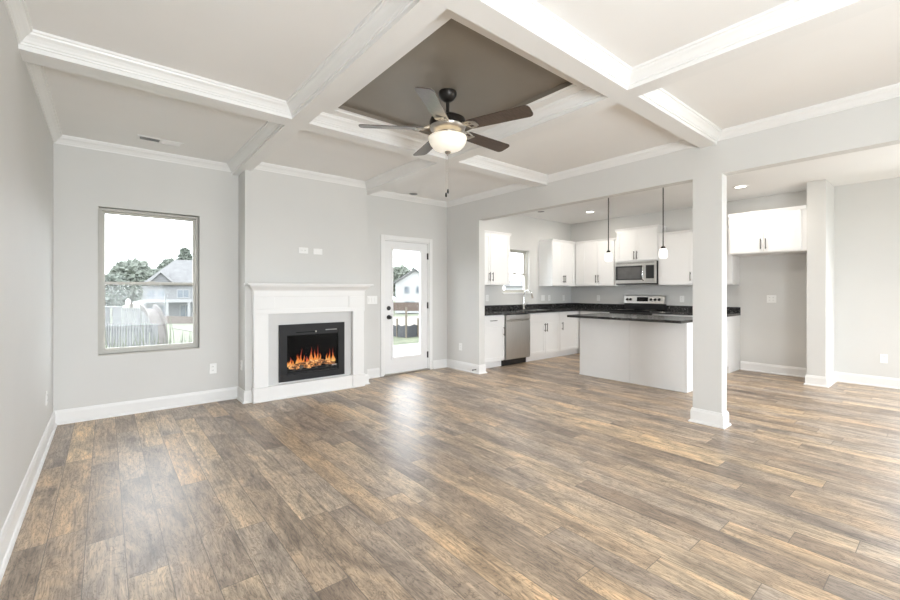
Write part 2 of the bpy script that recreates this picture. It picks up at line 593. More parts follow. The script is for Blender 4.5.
W1 = (0.328, 1.198, 0.633, 2.113)
D1 = (3.585, 4.430, 0.0, 2.055)
WK = (6.165, 6.915, 1.238, 2.075)
wall_with_holes('wall_back', 'x', 0, T, -T, XF + T, [W1, D1, WK], label='pale grey wall holding the window, glazed door and kitchen window')
wall_with_holes('wall_left', 'y', -T, T, FRONT - T, 0, [], label='pale grey plain wall with one outlet near the corner')
SL = (-6.6, -5.15, 0.0, 2.2)
wall_with_holes('wall_right', 'y', XF, T, FRONT - T, 0, [SL], label='pale grey far wall behind the range and refrigerator niche')
FW = [(0.1, 1.8, 0.25, 2.2), (2.8, 4.7, 0.55, 2.35), (5.5, 7.9, 0.2, 2.3)]  # unseen openings, added low and wide to let in fill light
wall_with_holes('wall_front', 'x', FRONT - T, T, -T, XF + T, FW, label='pale grey unseen wall with three wide windows added for light')
struct(B().box(CH0, CH1, -CHD, 0, 0, H).build('wall_chimney', WALL), 'pale grey chimney breast above and around the fireplace', 'wall')
WX = 4.925
PX = 4.932
hd = B().box(W, WX, FRONT, 0, HB, H)
struct(hd.build('wall_header', WALL), 'grey header beam over the wide kitchen opening', 'wall')
struct(B().box(W, WX, -0.775, 0, 0, HB).build('wall_wing', WALL), 'short grey wall stub between glazed door and kitchen cabinets', 'wall')
PY0, PY1 = -4.052, -3.802
struct(B().box(W, PX, PY0, PY1, 0, HB).build('wall_pillar', WALL), 'grey square pillar with white base in the kitchen opening', 'wall')
SX0, SY0, SY1 = 7.735, -4.335, -4.14
struct(B().box(SX0, XF, SY0, SY1, 0, H).build('wall_stub', WALL), 'narrow grey wall end beside the refrigerator niche', 'wall')

# ------------------------------------------------------------------ coffered ceiling
ZB = 2.645
XB = [(1.532, 1.667), (3.140, 3.282)]
YB = [(-2.062, -1.895), (-4.010, -3.868), (-6.05, -5.895)]
g = 1
for x0, x1 in XB:
    b = B().box(x0, x1, FRONT, 0 if x0 > 3 else 0, ZB, H + 0.01)
    struct(b.build('trim_%d' % g, TRIM), 'white coffer beam running from the front towards the ' + ('fireplace' if g == 1 else 'glazed door'), 'trim')
    g += 1
for y0, y1 in YB:
    b = B()
    xs = [0, XB[0][0], XB[0][1], XB[1][0], XB[1][1], W]
    for i in (0, 2, 4):
        b.box(xs[i], xs[i + 1], y0, y1, ZB, H + 0.01)
    struct(b.build('trim_%d' % g, TRIM), 'white coffer beam crossing the room ' + ('behind the fan', 'towards the pillar', 'near the front windows')[g - 3], 'trim')
    g += 1
CROWN = [(0, 2.672), (0.010, 2.672), (0.012, 2.682), (0.018, 2.686), (0.024, 2.697), (0.036, 2.712), (0.052, 2.724), (0.056, 2.734), (0.064, 2.736), (0.066, 2.75), (0, 2.75)]
def ring(x0, x1, y0, y1):
    return [(x0, y0), (x1, y0), (x1, y1), (x0, y1)]
for i, (x0, x1) in enumerate(((0, XB[0][0]), (XB[0][1], XB[1][0]), (XB[1][1], W))):
    for j, (y0, y1) in enumerate(((YB[2][1], YB[1][0]), (YB[1][1], YB[0][0]), (YB[0][1], 0))):
        yy = -CHD if (i == 1 and j == 2) else y1
        prof = CROWN
        b = B().molding(ring(x0, x1, y0, yy), prof, True)
        if i == 1 and j == 1:   # the wide flat margin round the painted tray
            b.molding(ring(x0, x1, y0, yy), [(0.05, 2.742), (0.155, 2.742), (0.160, 2.748), (0.160, 2.752), (0.05, 2.752)], True)
        where = [['front left', 'left', 'back left'], ['front', 'fan', 'fireplace'], ['front right', 'right', 'glazed door']][i][j]
        struct(b.build('trim_%d' % g, TRIM), 'white crown moulding lining the %s coffer' % where, 'trim')
        g += 1
    struct(B().molding(ring(x0, x1, FRONT, YB[2][0]), CROWN, True).build('trim_%d' % g, TRIM), 'white crown moulding lining a coffer at the front windows', 'trim')
    g += 1

# ------------------------------------------------------------------ baseboards
BASE = [(0, 0), (0.030, 0), (0.029, 0.010), (0.023, 0.018), (0.015, 0.020), (0.015, 0.108), (0.011, 0.120), (0.008, 0.134), (0, 0.136)]
def baseboard(side, path, label):
    struct(B().molding(path, BASE).build('baseboard_' + side, TRIM), label, 'baseboard')
baseboard('left', [(0, 0), (0, FRONT)], 'white baseboard along the left wall')
baseboard('back', [(CH0, -0.0001), (0, -0.0001)], 'white baseboard under the living room window')
baseboard('chimney_left', [(1.668, -CHD), (CH0, -CHD), (CH0, 0)], 'short white baseboard on the left side of the chimney breast')
baseboard('chimney_right', [(CH1, 0), (CH1, -CHD), (3.06, -CHD)], 'short white baseboard on the right side of the chimney breast')
baseboard('door', [(D1[0] - 0.075, 0), (CH1, 0)], 'short white baseboard between fireplace and glazed door')
baseboard('wing', [(WX, -0.70), (WX, -0.775), (W, -0.775), (W, 0), (D1[1] + 0.07, 0)], 'white baseboard wrapping the short wall beside the door')
baseboard('pillar', [(PX, PY1), (PX, PY0), (W, PY0), (W, PY1), (PX, PY1)][:], 'white baseboard wrapping the pillar')
baseboard('right', [(XF, FRONT), (XF, SY0), (SX0, SY0), (SX0, SY1), (XF, SY1), (XF, -3.205)], 'white baseboard along the far wall and round the wall end')

# ------------------------------------------------------------------ windows
def window(n, rect, screen, sill=True, depth0=0.045):
    x0, x1, z0, z1 = rect
    fw = 0.042
    zm = z0 + (z1 - z0) * (0.485 if n == 1 else 0.44)
    b = B()
    y0, y1 = depth0, T + 0.01
    b.box(x0, x0 + fw * .62, y0, y1, z0, z1).box(x1 - fw * .62, x1, y0, y1, z0, z1).box(x0 + fw * .62, x1 - fw * .62, y0, y1, z1 - fw * .62, z1).box(x0 + fw * .62, x1 - fw * .62, y0, y1, z0, z0 + fw * .62)
    o = struct(b.build('window_%d' % n, VINYL), 'almond framed sash window ' + ('left of the fireplace' if n == 1 else 'above the kitchen sink'), 'window')
    # sashes
    for nm, za, zb, ya in (('upper_sash', zm - 0.016, z1 - fw * .62, y0 + 0.045), ('lower_sash', z0 + fw * .62, zm + 0.016, y0 + 0.015)):
        sx0, sx1 = x0 + fw * .62, x1 - fw * .62
        s = 0.024
        b = B()
        b.box(sx0, sx0 + s, ya, ya + 0.028, za, zb, 0.002).box(sx1 - s, sx1, ya, ya + 0.028, za, zb, 0.002)
        b.box(sx0 + s, sx1 - s, ya, ya + 0.028, za, za + s + 0.004, 0.002).box(sx0 + s, sx1 - s, ya, ya + 0.028, zb - s, zb, 0.002)
        so = b.build(nm, VINYL, o)
        p = B().box(sx0 + s, sx1 - s, ya + 0.011, ya + 0.015, za + s, zb - s)
        p.build('pane', GSCREEN if (screen and nm == 'lower_sash') else GLASS, so)
    B().box((x0 + x1) / 2 - 0.03, (x0 + x1) / 2 + 0.03, y0 - 0.002, y0 + 0.016, zm + 0.016, zm + 0.026, 0.002).build('sash_lock', VINYL, o)
    return o
w1 = window(1, W1, True)
w2 = window(2, WK, False)
B().box(WK[0] - 0.02, WK[1] + 0.02, -0.018, 0.045, WK[2] - 0.02, WK[2] + 0.002, 0.003).build('window_sill', TRIM, w2)
b = B()
for x0, x1, z0, z1 in ((W1[0] - .006, W1[1] + .006, W1[3], W1[3] + .006), (W1[0] - .006, W1[0], W1[2], W1[3]), (W1[1], W1[1] + .006, W1[2], W1[3]), (W1[0] - .006, W1[1] + .006, W1[2] - .012, W1[2])):
    b.box(x0, x1, -0.006, 0.05, z0, z1)
b.build('window_liner', VINYL, w1)
for i, (x0, x1, z0, z1) in enumerate(FW):
    b = B()
    xs = [x0, x0 + 0.05, (x0 + x1) / 2 - .03, (x0 + x1) / 2 + .03, x1 - .05, x1]
    for k in (0, 2, 4):
        b.box(xs[k], xs[k + 1], FRONT - 0.10, FRONT - 0.03, z0, z1)
    for k in (1, 3):
        b.box(xs[k], xs[k + 1], FRONT - 0.10, FRONT - 0.03, z0, z0 + .05).box(xs[k], xs[k + 1], FRONT - 0.10, FRONT - 0.03, z1 - .05, z1)
    struct(b.build('window_%d' % (i + 3), VINYL), 'unseen wide almond framed window added in the front wall', 'window')

# ------------------------------------------------------------------ glazed back door
x0, x1, z0, z1 = D1
jt = 0.022
b = B().box(x0, x0 + jt, 0, T, 0, z1).box(x1 - jt, x1, 0, T, 0, z1).box(x0 + jt, x1 - jt, 0, T, z1 - jt, z1)
door = struct(b.build('door_1', TRIM), 'white full glass back door with black knobs, right of the fireplace', 'door')
cw = 0.062
cas = B()
CP = [(0, 0.0), (0.014, 0.0), (0.018, 0.012), (0.018, cw - 0.012), (0.012, cw), (0, cw)]
cas.box(x0 - cw + .006, x0 + .006, -0.017, 0.0, 0, z1 + cw - .006, 0.004).box(x1 - .006, x1 + cw - .006, -0.017, 0.0, 0, z1 + cw - .006, 0.004).box(x0 + .006, x1 - .006, -0.017, 0.0, z1 - .006, z1 + cw - .006, 0.004)
cas.build('door_casing', TRIM, door)
dx0, dx1, dz0, dz1 = x0 + jt + .004, x1 - jt - .004, 0.028, z1 - jt - .006
gx0, gx1, gz0, gz1 = 3.752, 4.268, 0.262, 1.902
dy0, dy1 = 0.012, 0.054
s = B().box(dx0, gx0, dy0, dy1, dz0, dz1).box(gx1, dx1, dy0, dy1, dz0, dz1).box(gx0, gx1, dy0, dy1, dz0, gz0).box(gx0, gx1, dy0, dy1, gz1, dz1)
slab = s.build('door_slab', DOORP, door)
s = B()
for a in ((gx0 - .03, gx0 + .004, gz0 - .03, gz1 + .03), (gx1 - .004, gx1 + .03, gz0 - .03, gz1 + .03), (gx0 + .004, gx1 - .004, gz0 - .03, gz0 + .004), (gx0 + .004, gx1 - .004, gz1 - .004, gz1 + .03)):
    s.box(a[0], a[1], dy0 - .007, dy0 + .01, a[2], a[3], 0.003)
s.build('glass_bead', DOORP, slab)
B().box(gx0, gx1, 0.030, 0.036, gz0, gz1).build('pane', GLASS, slab)
for nm, zz, rr in (('deadbolt', 1.012, 0.030), ('door_knob', 0.876, 0.028)):
    k = B().lathe([(0.0, -0.066 if nm == 'door_knob' else -0.022), (0.018, -0.064 if nm == 'door_knob' else -0.022), (rr, -0.05 if nm == 'door_knob' else -0.016), (rr, -0.036 if nm == 'door_knob' else -0.006), (0.013, -0.026 if nm == 'door_knob' else -0.004), (0.013, -0.012 if nm == 'door_knob' else -.003), (0.034, -0.008 if nm == 'door_knob' else -.002), (0.034, 0.0)], (3.678, dy0, zz), 24, 'y')
    k.build(nm, BLACK, door, True)
for zz in (1.83, 1.04, 0.246):
    hg = B().tube([(dx1 + .004, dy0 - .006, zz - .05), (dx1 + .004, dy0 - .006, zz + .05)], 0.010, 10)
    hg.box(dx1 - .012, dx1 + .016, dy0 - .003, dy0 + .004, zz - .05, zz + .05)
    hg.build('hinge', BLACK, door)
B().box(x0, x1, -0.03, T + .03, 0.0, 0.022, 0.004).build('threshold', NICKEL, door)

# patio door opening of the dining end and its frame
y0, y1, z0, z1 = SL
b = B()
for a, c2 in ((y0, y0 + .06), (y1 - .06, y1), ((y0 + y1) / 2 - .04, (y0 + y1) / 2 + .04)):
    b.box(XF + .03, XF + .10, a, c2, z0, z1)
b.box(XF + .03, XF + .10, y0, y1, z1 - .06, z1).box(XF + .03, XF + .10, y0, y1, z0, z0 + .05)
struct(b.build('door_2', VINYL), 'sliding glass door of the dining end', 'door')

# ------------------------------------------------------------------ fireplace mantel
FY = -CHD
mant = thing('fireplace_mantel', 'white painted fireplace mantel with shelf, panelled frieze and pilasters against the chimney breast', 'mantel', (2.37, FY, 0))
ML, MR = 1.672, 3.058
b = B().molding([(MR + .0, FY), (MR + .0, FY - .095), (ML, FY - .095), (ML, FY)][::-1], [(0, 1.270), (0, 1.27), (-.004, 1.27), (-.010, 1.285), (-.022, 1.298), (-.040, 1.315), (-.052, 1.325), (-.055, 1.338), (0, 1.338)])
b.build('bed_moulding', TRIM, mant)
B().box(ML - .085, MR + .085, FY - .185, FY, 1.338, 1.362, 0.005).build('mantel_shelf', TRIM, mant)
fz = B().box(ML, MR, FY - .086, FY, 1.005, 1.338)
for a in ((ML, MR, 1.005, 1.060), (ML, MR, 1.205, 1.338), (ML, 1.90, 1.06, 1.205), (2.83, MR, 1.06, 1.205)):
    fz.box(a[0], a[1], FY - .095, FY - .086, a[2], a[3], 0.003)
fz.build('frieze', TRIM, mant)
for px0, px1 in ((ML, ML + .165), (MR - .165, MR)):
    p = B().box(px0 + .004, px1 - .004, FY - .080, FY, 0.165, 1.005, 0.004)
    po = p.build('pilaster', TRIM, mant)
    q = B().box(px0 - .006, px1 + .006, FY - .098, FY, 0.0, 0.165, 0.004)
    q.build('plinth', TRIM, po)
B().box(ML + .171, MR - .171, FY - .085, FY, 0.0, 0.165, 0.004).build('base_board', TRIM, mant)
B().box(ML + .006, MR - .006, FY - .105, FY - .08, 0.0, 0.022, 0.008).build('shoe_moulding', TRIM, mant)
sp = B()
FX0, FX1, FZ0, FZ1 = 1.963, 2.790, 0.188, 0.868
sy = FY - .028
for a in ((ML + .165, FX0 + .03, 0.165, 1.005), (FX1 - .03, MR - .165, 0.165, 1.005), (FX0 + .03, FX1 - .03, 0.165, FZ0 + .02), (FX0 + .03, FX1 - .03, FZ1 - .02, 1.005)):
    sp.box(a[0], a[1], sy, FY, a[2], a[3])
sp.build('surround_panel', SURR, mant)

# ------------------------------------------------------------------ electric fireplace insert
ins = thing('electric_fireplace', 'black electric fireplace insert with glowing logs and orange flames', 'fireplace', (2.376, sy, FZ0))
ix0, ix1, iz0, iz1 = 2.055, 2.705, 0.268, 0.800
f = B()
for a in ((FX0, ix0, FZ0, FZ1), (ix1, FX1, FZ0, FZ1), (ix0, ix1, FZ0, iz0), (ix0, ix1, iz1, FZ1)):
    f.box(a[0], a[1], sy - .022, sy, a[2], a[3])
f.build('frame', BLACKM, ins)
tp = B().box(ix0, ix1, sy - .014, sy, 0.735, iz1)
tpo = tp.build('control_strip', BLACKM, ins)
B().box(ix0 + .11, ix0 + .36, sy - .017, sy - .013, 0.763, 0.772).build('vent_slot', BLKGLASS, tpo)
B().box(ix1 - .17, ix1 - .02, sy - .017, sy - .013, 0.776, 0.788, 0.001).build('louver', SLOT, tpo)
B().lathe([(0.0, -.003), (0.010, -.003), (0.010, 0)], (2.41, sy - .014, 0.768), 16, 'y').build('indicator', NICKEL, tpo)
fb = B().box(ix0, ix1, FY + .001, FY - .0, iz0, iz1)
bx = B()
bx.box(ix0 - .004, ix0, FY - .027, FY - .001, iz0, iz1).box(ix1, ix1 + .004, FY - .027, FY - .001, iz0, iz1)
bx.box(ix0, ix1, FY - .005, FY - .001, iz0, iz1)
bx.build('firebox', FIREBOX, ins)
gr = B()
for k in range(3):
    gr.box(ix0, ix1, sy - .014 + .002 * k, sy, iz0 + .004 + .024 * k, iz0 + .020 + .024 * k, 0.002)
gro = gr.build('lower_grille', BLACKM, ins)
B().box(ix1 - .085, ix1 - .025, sy - .0165, sy - .013, iz0 + .056, iz0 + .068).build('badge', NICKEL, gro)
rd = random.Random(3)
ly = FY - .014
def flick(b, cx, zb, h, w, lean, seed):
    """One licking tongue of fire, a few millimetres thick."""
    n = 9
    pts, fs = [], []
    for i in range(n + 1):
        q = i / n
        ww = w * (1 - q) ** 0.8 * (0.65 + 0.6 * math.sin(math.pi * min(1, q * 1.6 + .25)))
        xx = cx + lean * q * q + 0.25 * w * math.sin(q * 7 + seed)
        zz = zb + h * q
        for a, d in ((-1, 0), (0, -1), (1, 0), (0, 1)):
            pts.append((xx + a * max(ww, .0006), ly + d * 0.006 * (1 - q * .8), zz))
    for i in range(n):
        for k in range(4):
            k2 = (k + 1) % 4
            fs.append((i * 4 + k, i * 4 + k2, i * 4 + 4 + k2, i * 4 + 4 + k))
    fs += [(0, 1, 2, 3), tuple(n * 4 + k for k in (3, 2, 1, 0))]
    b.faces(pts, fs)
for grp in (((2.10, .15, .030, .01), (2.135, .11, .026, -.01), (2.075, .08, .02, .005)),
            ((2.20, .20, .026, .0), (2.23, .27, .022, .012), (2.19, .15, .022, -.012), (2.265, .15, .022, .01)),
            ((2.37, .27, .026, -.01), (2.405, .23, .028, .008), (2.44, .30, .018, .012), (2.35, .16, .024, .0), (2.47, .16, .026, .01)),
            ((2.56, .16, .026, .01), (2.60, .22, .020, .0), (2.64, .23, .018, .012), (2.66, .14, .020, -.01)),
            ((2.30, .14, .032, .01), (2.33, .12, .03, -.01), (2.31, .10, .03, .0))):
    fl = B()
    for cx, h, w, ln in grp:
        flick(fl, cx, iz0 + .080 + rd.uniform(0, .02), h * .80, w * .9, ln, rd.uniform(0, 6))
    fl.build('flame', FLAME, ins, True)
for (ax, az, bx_, bz, r, mat, nm) in ((2.08, .35, 2.36, .385, .022, EMBER, 'log'), (2.34, .40, 2.66, .345, .024, EMBER, 'log'), (2.20, .375, 2.52, .395, .018, EMBER, 'log'), (2.26, .335, 2.48, .35, .020, EMBER, 'log'), (2.09, .335, 2.22, .34, .018, EMBER, 'log')):
    lg = B()
    n = 9
    pth, rr = [], []
    for i in range(n):
        q = i / (n - 1)
        pth.append((ax + (bx_ - ax) * q, sy + .0 - .001 + r * .2 - .004 * math.sin(q * 9), az + (bz - az) * q + .006 * math.sin(q * 8 + ax * 9)))
        rr.append(r * (0.5 + .5 * min(1, 4 * min(q, 1 - q) + .4)) * (1 + .12 * math.sin(q * 17 + bx_)))
    lg.tube(pth, rr, 10)
    lg.build(nm, mat, ins, True)
for cx, cz, r in ((2.225, .345, .034), (2.305, .335, .024), (2.14, .322, .02), (2.42, .328, .022), (2.56, .325, .02), (2.63, .322, .018)):
    B().blob((cx, sy - .002, cz), r, 2, .5, 1.4, (1, .45, 1), cx * 7).build('coal', LOG, ins, True)
B().box(ix0, ix1, sy - .0165, sy - .0145, iz0 + .075, 0.735).build('glass_front', FGLASS, ins)

# ------------------------------------------------------------------ wall plates and outlets
def plate(frame, u, z, label, kind='outlet', gang=1, horiz=False, name=None, group='white wall outlets'):
    """frame(u, d, z) -> world; a cover plate centred at u, z with its devices."""
    w, h = (0.072 + 0.046 * (gang - 1), 0.116)
    if horiz:
        w, h = 0.116, 0.072
    nm = 'wall_outlet' if kind == 'outlet' else ('light_switch' if kind == 'switch' else 'wall_plate')
    t = thing(nm, label, 'outlet' if kind == 'outlet' else ('light switch' if kind == 'switch' else 'wall plate'), frame(Vector((u, 0, z))), group)
    B(frame).box(u - w / 2, u + w / 2, 0.0003, 0.006, z - h / 2, z + h / 2, 0.002).build('cover', PLATE, t)
    for k in range(gang):
        cu = u + (k - (gang - 1) / 2) * 0.046
        if kind == 'outlet':
            for dz in (-0.021, 0.021):
                a, c2 = (cu + dz, z) if horiz else (cu, z + dz)
                f = B(frame).box(a - .015, a + .015, 0.005, 0.0085, c2 - .014, c2 + .014, 0.001).build('receptacle', PLATE, t)
                sl = B(frame).box(a - .007, a - .004, 0.0080, 0.0090, c2 - .003, c2 + .008).box(a + .004, a + .007, 0.0080, 0.0090, c2 - .003, c2 + .008)
                sl.build('slot', SLOT, f)
        elif kind == 'switch':
            B(frame).box(cu - .016, cu + .016, 0.005, 0.010, z - .033, z + .033, 0.002).build('rocker', PLATE, t)
        else:
            B(frame).box(cu - .025, cu + .025, 0.005, 0.008, z - .014, z + .014, 0.001).build('insert', PLATE, t)
    return t
def FB(y=0.0):
    return lambda p: Vector((p.x, y - p.y, p.z))      # faces -y; u = x
def FX(x):
    return lambda p: Vector((x - p.y, -p.x, p.z))      # faces -x; u = -y
def FXP(x):
    return lambda p: Vector((x + p.y, -p.x, p.z))      # faces +x
plate(FXP(0), 0.642, 0.384, 'white outlet low on the left wall near the corner')
plate(FB(0), 1.335, 0.380, 'white outlet low on the back wall between window and chimney breast')
plate(FX(CH0), 0.15, 0.41, 'white outlet low on the side of the chimney breast')
plate(FX(W), 0.346, 0.372, 'white outlet low on the short wall right of the glazed door')
plate(FB(-CHD), 2.268, 1.772, 'white horizontal outlet high on chimney breast, the left of a pair', 'outlet', horiz=True, group='media plates over the mantel')
plate(FB(-CHD), 2.450, 1.768, 'white horizontal cable plate high on chimney breast, the right of a pair', 'plate', horiz=True, group='media plates over the mantel')
plate(FB(0), 3.392, 1.140, 'white triple light switch between the mantel and the glazed door', 'switch', 3, group=None)
plate(FB(0), 5.737, 1.144, 'white kitchen outlet under the cabinet left of the sink window')
plate(FB(0), 7.352, 1.130, 'white light switch over the counter right of the faucet, nearer the kitchen window', 'switch', 2, group='kitchen wall plates')
plate(FB(0), 7.560, 1.127, 'white outlet over the counter right of the faucet, second from the kitchen window')
plate(FB(0), 8.058, 1.122, 'white outlet in the kitchen corner on the sink wall')
plate(FX(XF), 0.67, 1.126, 'white outlet over the counter left of the range')
plate(FX(XF), 2.31, 1.129, 'white outlet over the counter right of the range')
plate(FX(XF), 3.613, 1.148, 'white double outlet inside the empty refrigerator niche', 'outlet', 2)
plate(FX(XF), 4.823, 0.378, 'white outlet low on the far wall right of the niche')
ds = thing('door_stop', 'small dark spring door stop on the baseboard of the short wall', 'door stop', (W - 0.015, -0.722, 0.06))
B().tube([(W - .012, -.722, .06), (W - .02, -.722, .06), (W - .07, -.722, .06)], [.012, .007, .006], 12).build('spring', BRONZE, ds, True)
B().tube([(W - .07, -.722, .06), (W - .085, -.722, .06)], .010, 12).build('rubber_tip', BLACK, ds, True)

# ------------------------------------------------------------------ kitchen cabinets
def pull(frame, u, d, z, vertical, parent, ln=0.128):
    b = B(frame)
    if vertical:
        b.tube([(u, d + .030, z - ln / 2 - .012), (u, d + .030, z + ln / 2 + .012)], 0.006, 10)
        for zz in (z - ln / 2 + .01, z + ln / 2 - .01):
            b.tube([(u, d - .001, zz), (u, d + .030, zz)], 0.0048, 8)
    else:
        b.tube([(u - ln / 2 - .012, d + .030, z), (u + ln / 2 + .012, d + .030, z)], 0.006, 10)
        for uu in (u - ln / 2 + .01, u + ln / 2 - .01):
            b.tube([(uu, d - .001, z), (uu, d + .030, z)], 0.0048, 8)
    return b.build('handle', PULL, parent, True)
def front(frame, name, u0, u1, z0, z1, d, parent, flat=False):
    """A shaker door or drawer front: frame rails round an inset panel."""
    b = B(frame)
    gp = 0.0022
    u0, u1, z0, z1 = u0 + gp, u1 - gp, z0 + gp, z1 - gp
    rw = 0.052
    if flat or (z1 - z0) < 0.22:
        b.box(u0, u1, d, d + .019, z0, z1, 0.0025)
    else:
        b.box(u0, u0 + rw, d, d + .019, z0, z1, 0.0015).box(u1 - rw, u1, d, d + .019, z0, z1, 0.0015)
        b.box(u0 + rw, u1 - rw, d, d + .019, z0, z0 + rw, 0.0015).box(u0 + rw, u1 - rw, d, d + .019, z1 - rw, z1, 0.0015)
        b.box(u0 + rw - .002, u1 - rw + .002, d, d + .012, z0 + rw - .002, z1 - rw + .002)
    return b.build(name, CAB, parent)
def upper(frame, u0, u1, z0, z1, depth, doors, label, body_u=None, crown=True, handle_z=None, ends=(True, True)):
    bu0, bu1 = body_u or (u0, u1)
    t = thing('wall_cabinet', label, 'cabinet', frame(Vector(((u0 + u1) / 2, 0.001, z0))), 'white kitchen wall cabinets')
    d = depth - .02
    B(frame).box(bu0, bu1, 0.001, d, z0, z1).build('body', CAB, t)
    for a, c2, hu in doors:
        dr = front(frame, 'door', a, c2, z0 + .012, z1 - .030, d, t)
        if hu is not None:
            pull(frame, hu, d + .019, (handle_z or z0 + .145), True, dr)
    if crown:
        b = B(frame)
        b.prism([(d - .0, z1 - .03), (d + .022, z1 - .03), (d + .026, z1 - .015), (d + .040, z1 + .004), (d + .042, z1 + .014), (d - .0, z1 + .014)], bu0 - (.022 if ends[0] else 0), bu1 + (.022 if ends[1] else 0), 'x')
        b.box(bu0 - (.022 if ends[0] else 0), bu1 + (.022 if ends[1] else 0), 0.001, d, z1, z1 + .014)
        b.build('crown', CAB, t)
    return t
fB, fX = FB(0.0), FX(XF)
upper(fB, 5.02, 5.992, 1.372, 2.290, 0.33, [(5.02, 5.503, 5.503 - .035), (5.503, 5.992, 5.503 + .035)], 'white two door wall cabinet left of the kitchen window', ends=(False, True))
upper(fB, 7.225, 8.004, 1.372, 2.290, 0.33, [(7.228, 7.603, 7.603 - .03), (7.603, 7.975, 7.603 + .03)], 'white corner wall cabinet right of the kitchen window', body_u=(7.225, XF - .002), ends=(False, False))
upper(fX, 0.335, 1.255, 1.372, 2.290, 0.33, [(0.49, 0.845, 0.845 - .028), (0.845, 1.20, 0.845 + .028)], 'white two door wall cabinet between the kitchen corner and microwave', body_u=(0.332, 1.258), ends=(False, False))
upper(fX, 1.262, 2.034, 1.822, 2.440, 0.36, [(1.264, 1.648, 1.648 - .028), (1.648, 2.032, 1.648 + .028)], 'raised white wall cabinet with crown directly over the microwave', handle_z=1.935)
upper(fX, 2.038, 3.19, 1.372, 2.290, 0.33, [(2.04, 2.614, 2.614 - .035), (2.614, 3.188, 2.614 + .035)], 'white wall cabinet right of the microwave, partly hidden by pillar', ends=(False, False))
upper(fX, 3.212, 4.139, 1.825, 2.425, 0.60, [(3.23, 3.655, 3.655 - .03), (3.655, 4.08, 3.655 + .03)], 'deep white cabinet over the empty refrigerator niche', handle_z=1.955, ends=(False, False))

CT0, CT1 = 0.876, 0.914
def base(frame, u0, u1, doors, drawers, label, depth=0.60, body_u=None, toe=True, hollow=False):
    t = thing('base_cabinet', label, 'cabinet', frame(Vector(((u0 + u1) / 2, 0.001, 0))), 'white kitchen base cabinets')
    d = depth - .02
    bu0, bu1 = body_u or (u0, u1)
    if hollow:
        b = B(frame).box(bu0, bu1, 0.001, d, 0.105, .690).box(bu0, bu0 + .018, .001, d, .690, CT0 - .001).box(bu1 - .018, bu1, .001, d, .690, CT0 - .001)
        b.box(bu0 + .018, bu1 - .018, d - .03, d, .690, CT0 - .001).build('body', CAB, t)
    else:
        B(frame).box(bu0, bu1, 0.001, d, 0.105, CT0 - .001).build('body', CAB, t)
    if toe:
        B(frame).box(bu0, bu1, 0.001, d - .06, 0.0, 0.105).build('toe_kick', CAB, t)
    for a, c2, hu in doors:
        dr = front(frame, 'door', a, c2, 0.118, 0.690 if drawers else 0.860, d, t)
        if hu is not None:
            pull(frame, hu, d + .019, 0.60, True, dr)
    for a, c2, hu in drawers:
        dr = front(frame, 'drawer', a, c2, 0.698, 0.862, d, t, True)
        if hu is not None:
            pull(frame, hu, d + .019, 0.785, False, dr)
    return t
base(fB, 4.93, 5.565, [(5.0, 5.563, 5.53)], [(5.0, 5.563, 5.28)], 'white base cabinet with one drawer between the short wall and dishwasher')
base(fB, 6.205, 7.10, [(6.207, 6.653, 6.653 - .03), (6.653, 7.098, 6.653 + .03)], [(6.207, 7.098, None)], 'white two door sink base cabinet right of the dishwasher', hollow=True)
base(fB, 7.102, 7.735, [(7.104, 7.70, 7.16)], [(7.104, 7.70, None)], 'white corner base cabinet with single door handle beside the sink base', body_u=(7.102, XF - .002))
base(fX, 0.60, 1.272, [(0.64, 1.27, 1.23)], [(0.64, 1.27, 0.955)], 'white base cabinet left of the range', body_u=(0.602, 1.272))
base(fX, 2.050, 3.195, [(2.052, 2.622, 2.59), (2.622, 3.193, 2.655)], [(2.052, 2.622, 2.337), (2.622, 3.193, 2.9)], 'white base cabinet right of the range, ending at the niche')

# countertops with splash
ct = thing('countertop', 'speckled black granite countertop with low splash along sink wall and corner', 'countertop', (6.6, -0.3, CT0))
SKX0, SKX1, SKY0, SKY1 = 6.30, 7.00, -0.53, -0.13
b = B()
b.box(WX + .002, SKX0, -.64, -.001, CT0, CT1).box(SKX1, XF - .001, -.64, -.001, CT0, CT1).box(SKX0, SKX1, -.64, SKY0, CT0, CT1).box(SKX0, SKX1, SKY1, -.001, CT0, CT1)
b.box(XF - .64, XF - .001, -1.274, -.64, CT0, CT1)
b.build('slab', GRANITE, ct)
B().box(WX + .002, XF - .001, -.021, -.001, CT1, CT1 + .095, .002).box(XF - .021, XF - .001, -1.274, -.021, CT1, CT1 + .095, .002).build('backsplash', GRANITE, ct)
c2 = thing('countertop', 'short speckled black granite countertop right of the range, ending at the niche', 'countertop', (8.0, -2.6, CT0))
B().box(XF - .64, XF - .001, -3.205, -2.050, CT0, CT1, .002).build('slab', GRANITE, c2)
B().box(XF - .021, XF - .001, -3.205, -2.050, CT1, CT1 + .095, .002).build('backsplash', GRANITE, c2)

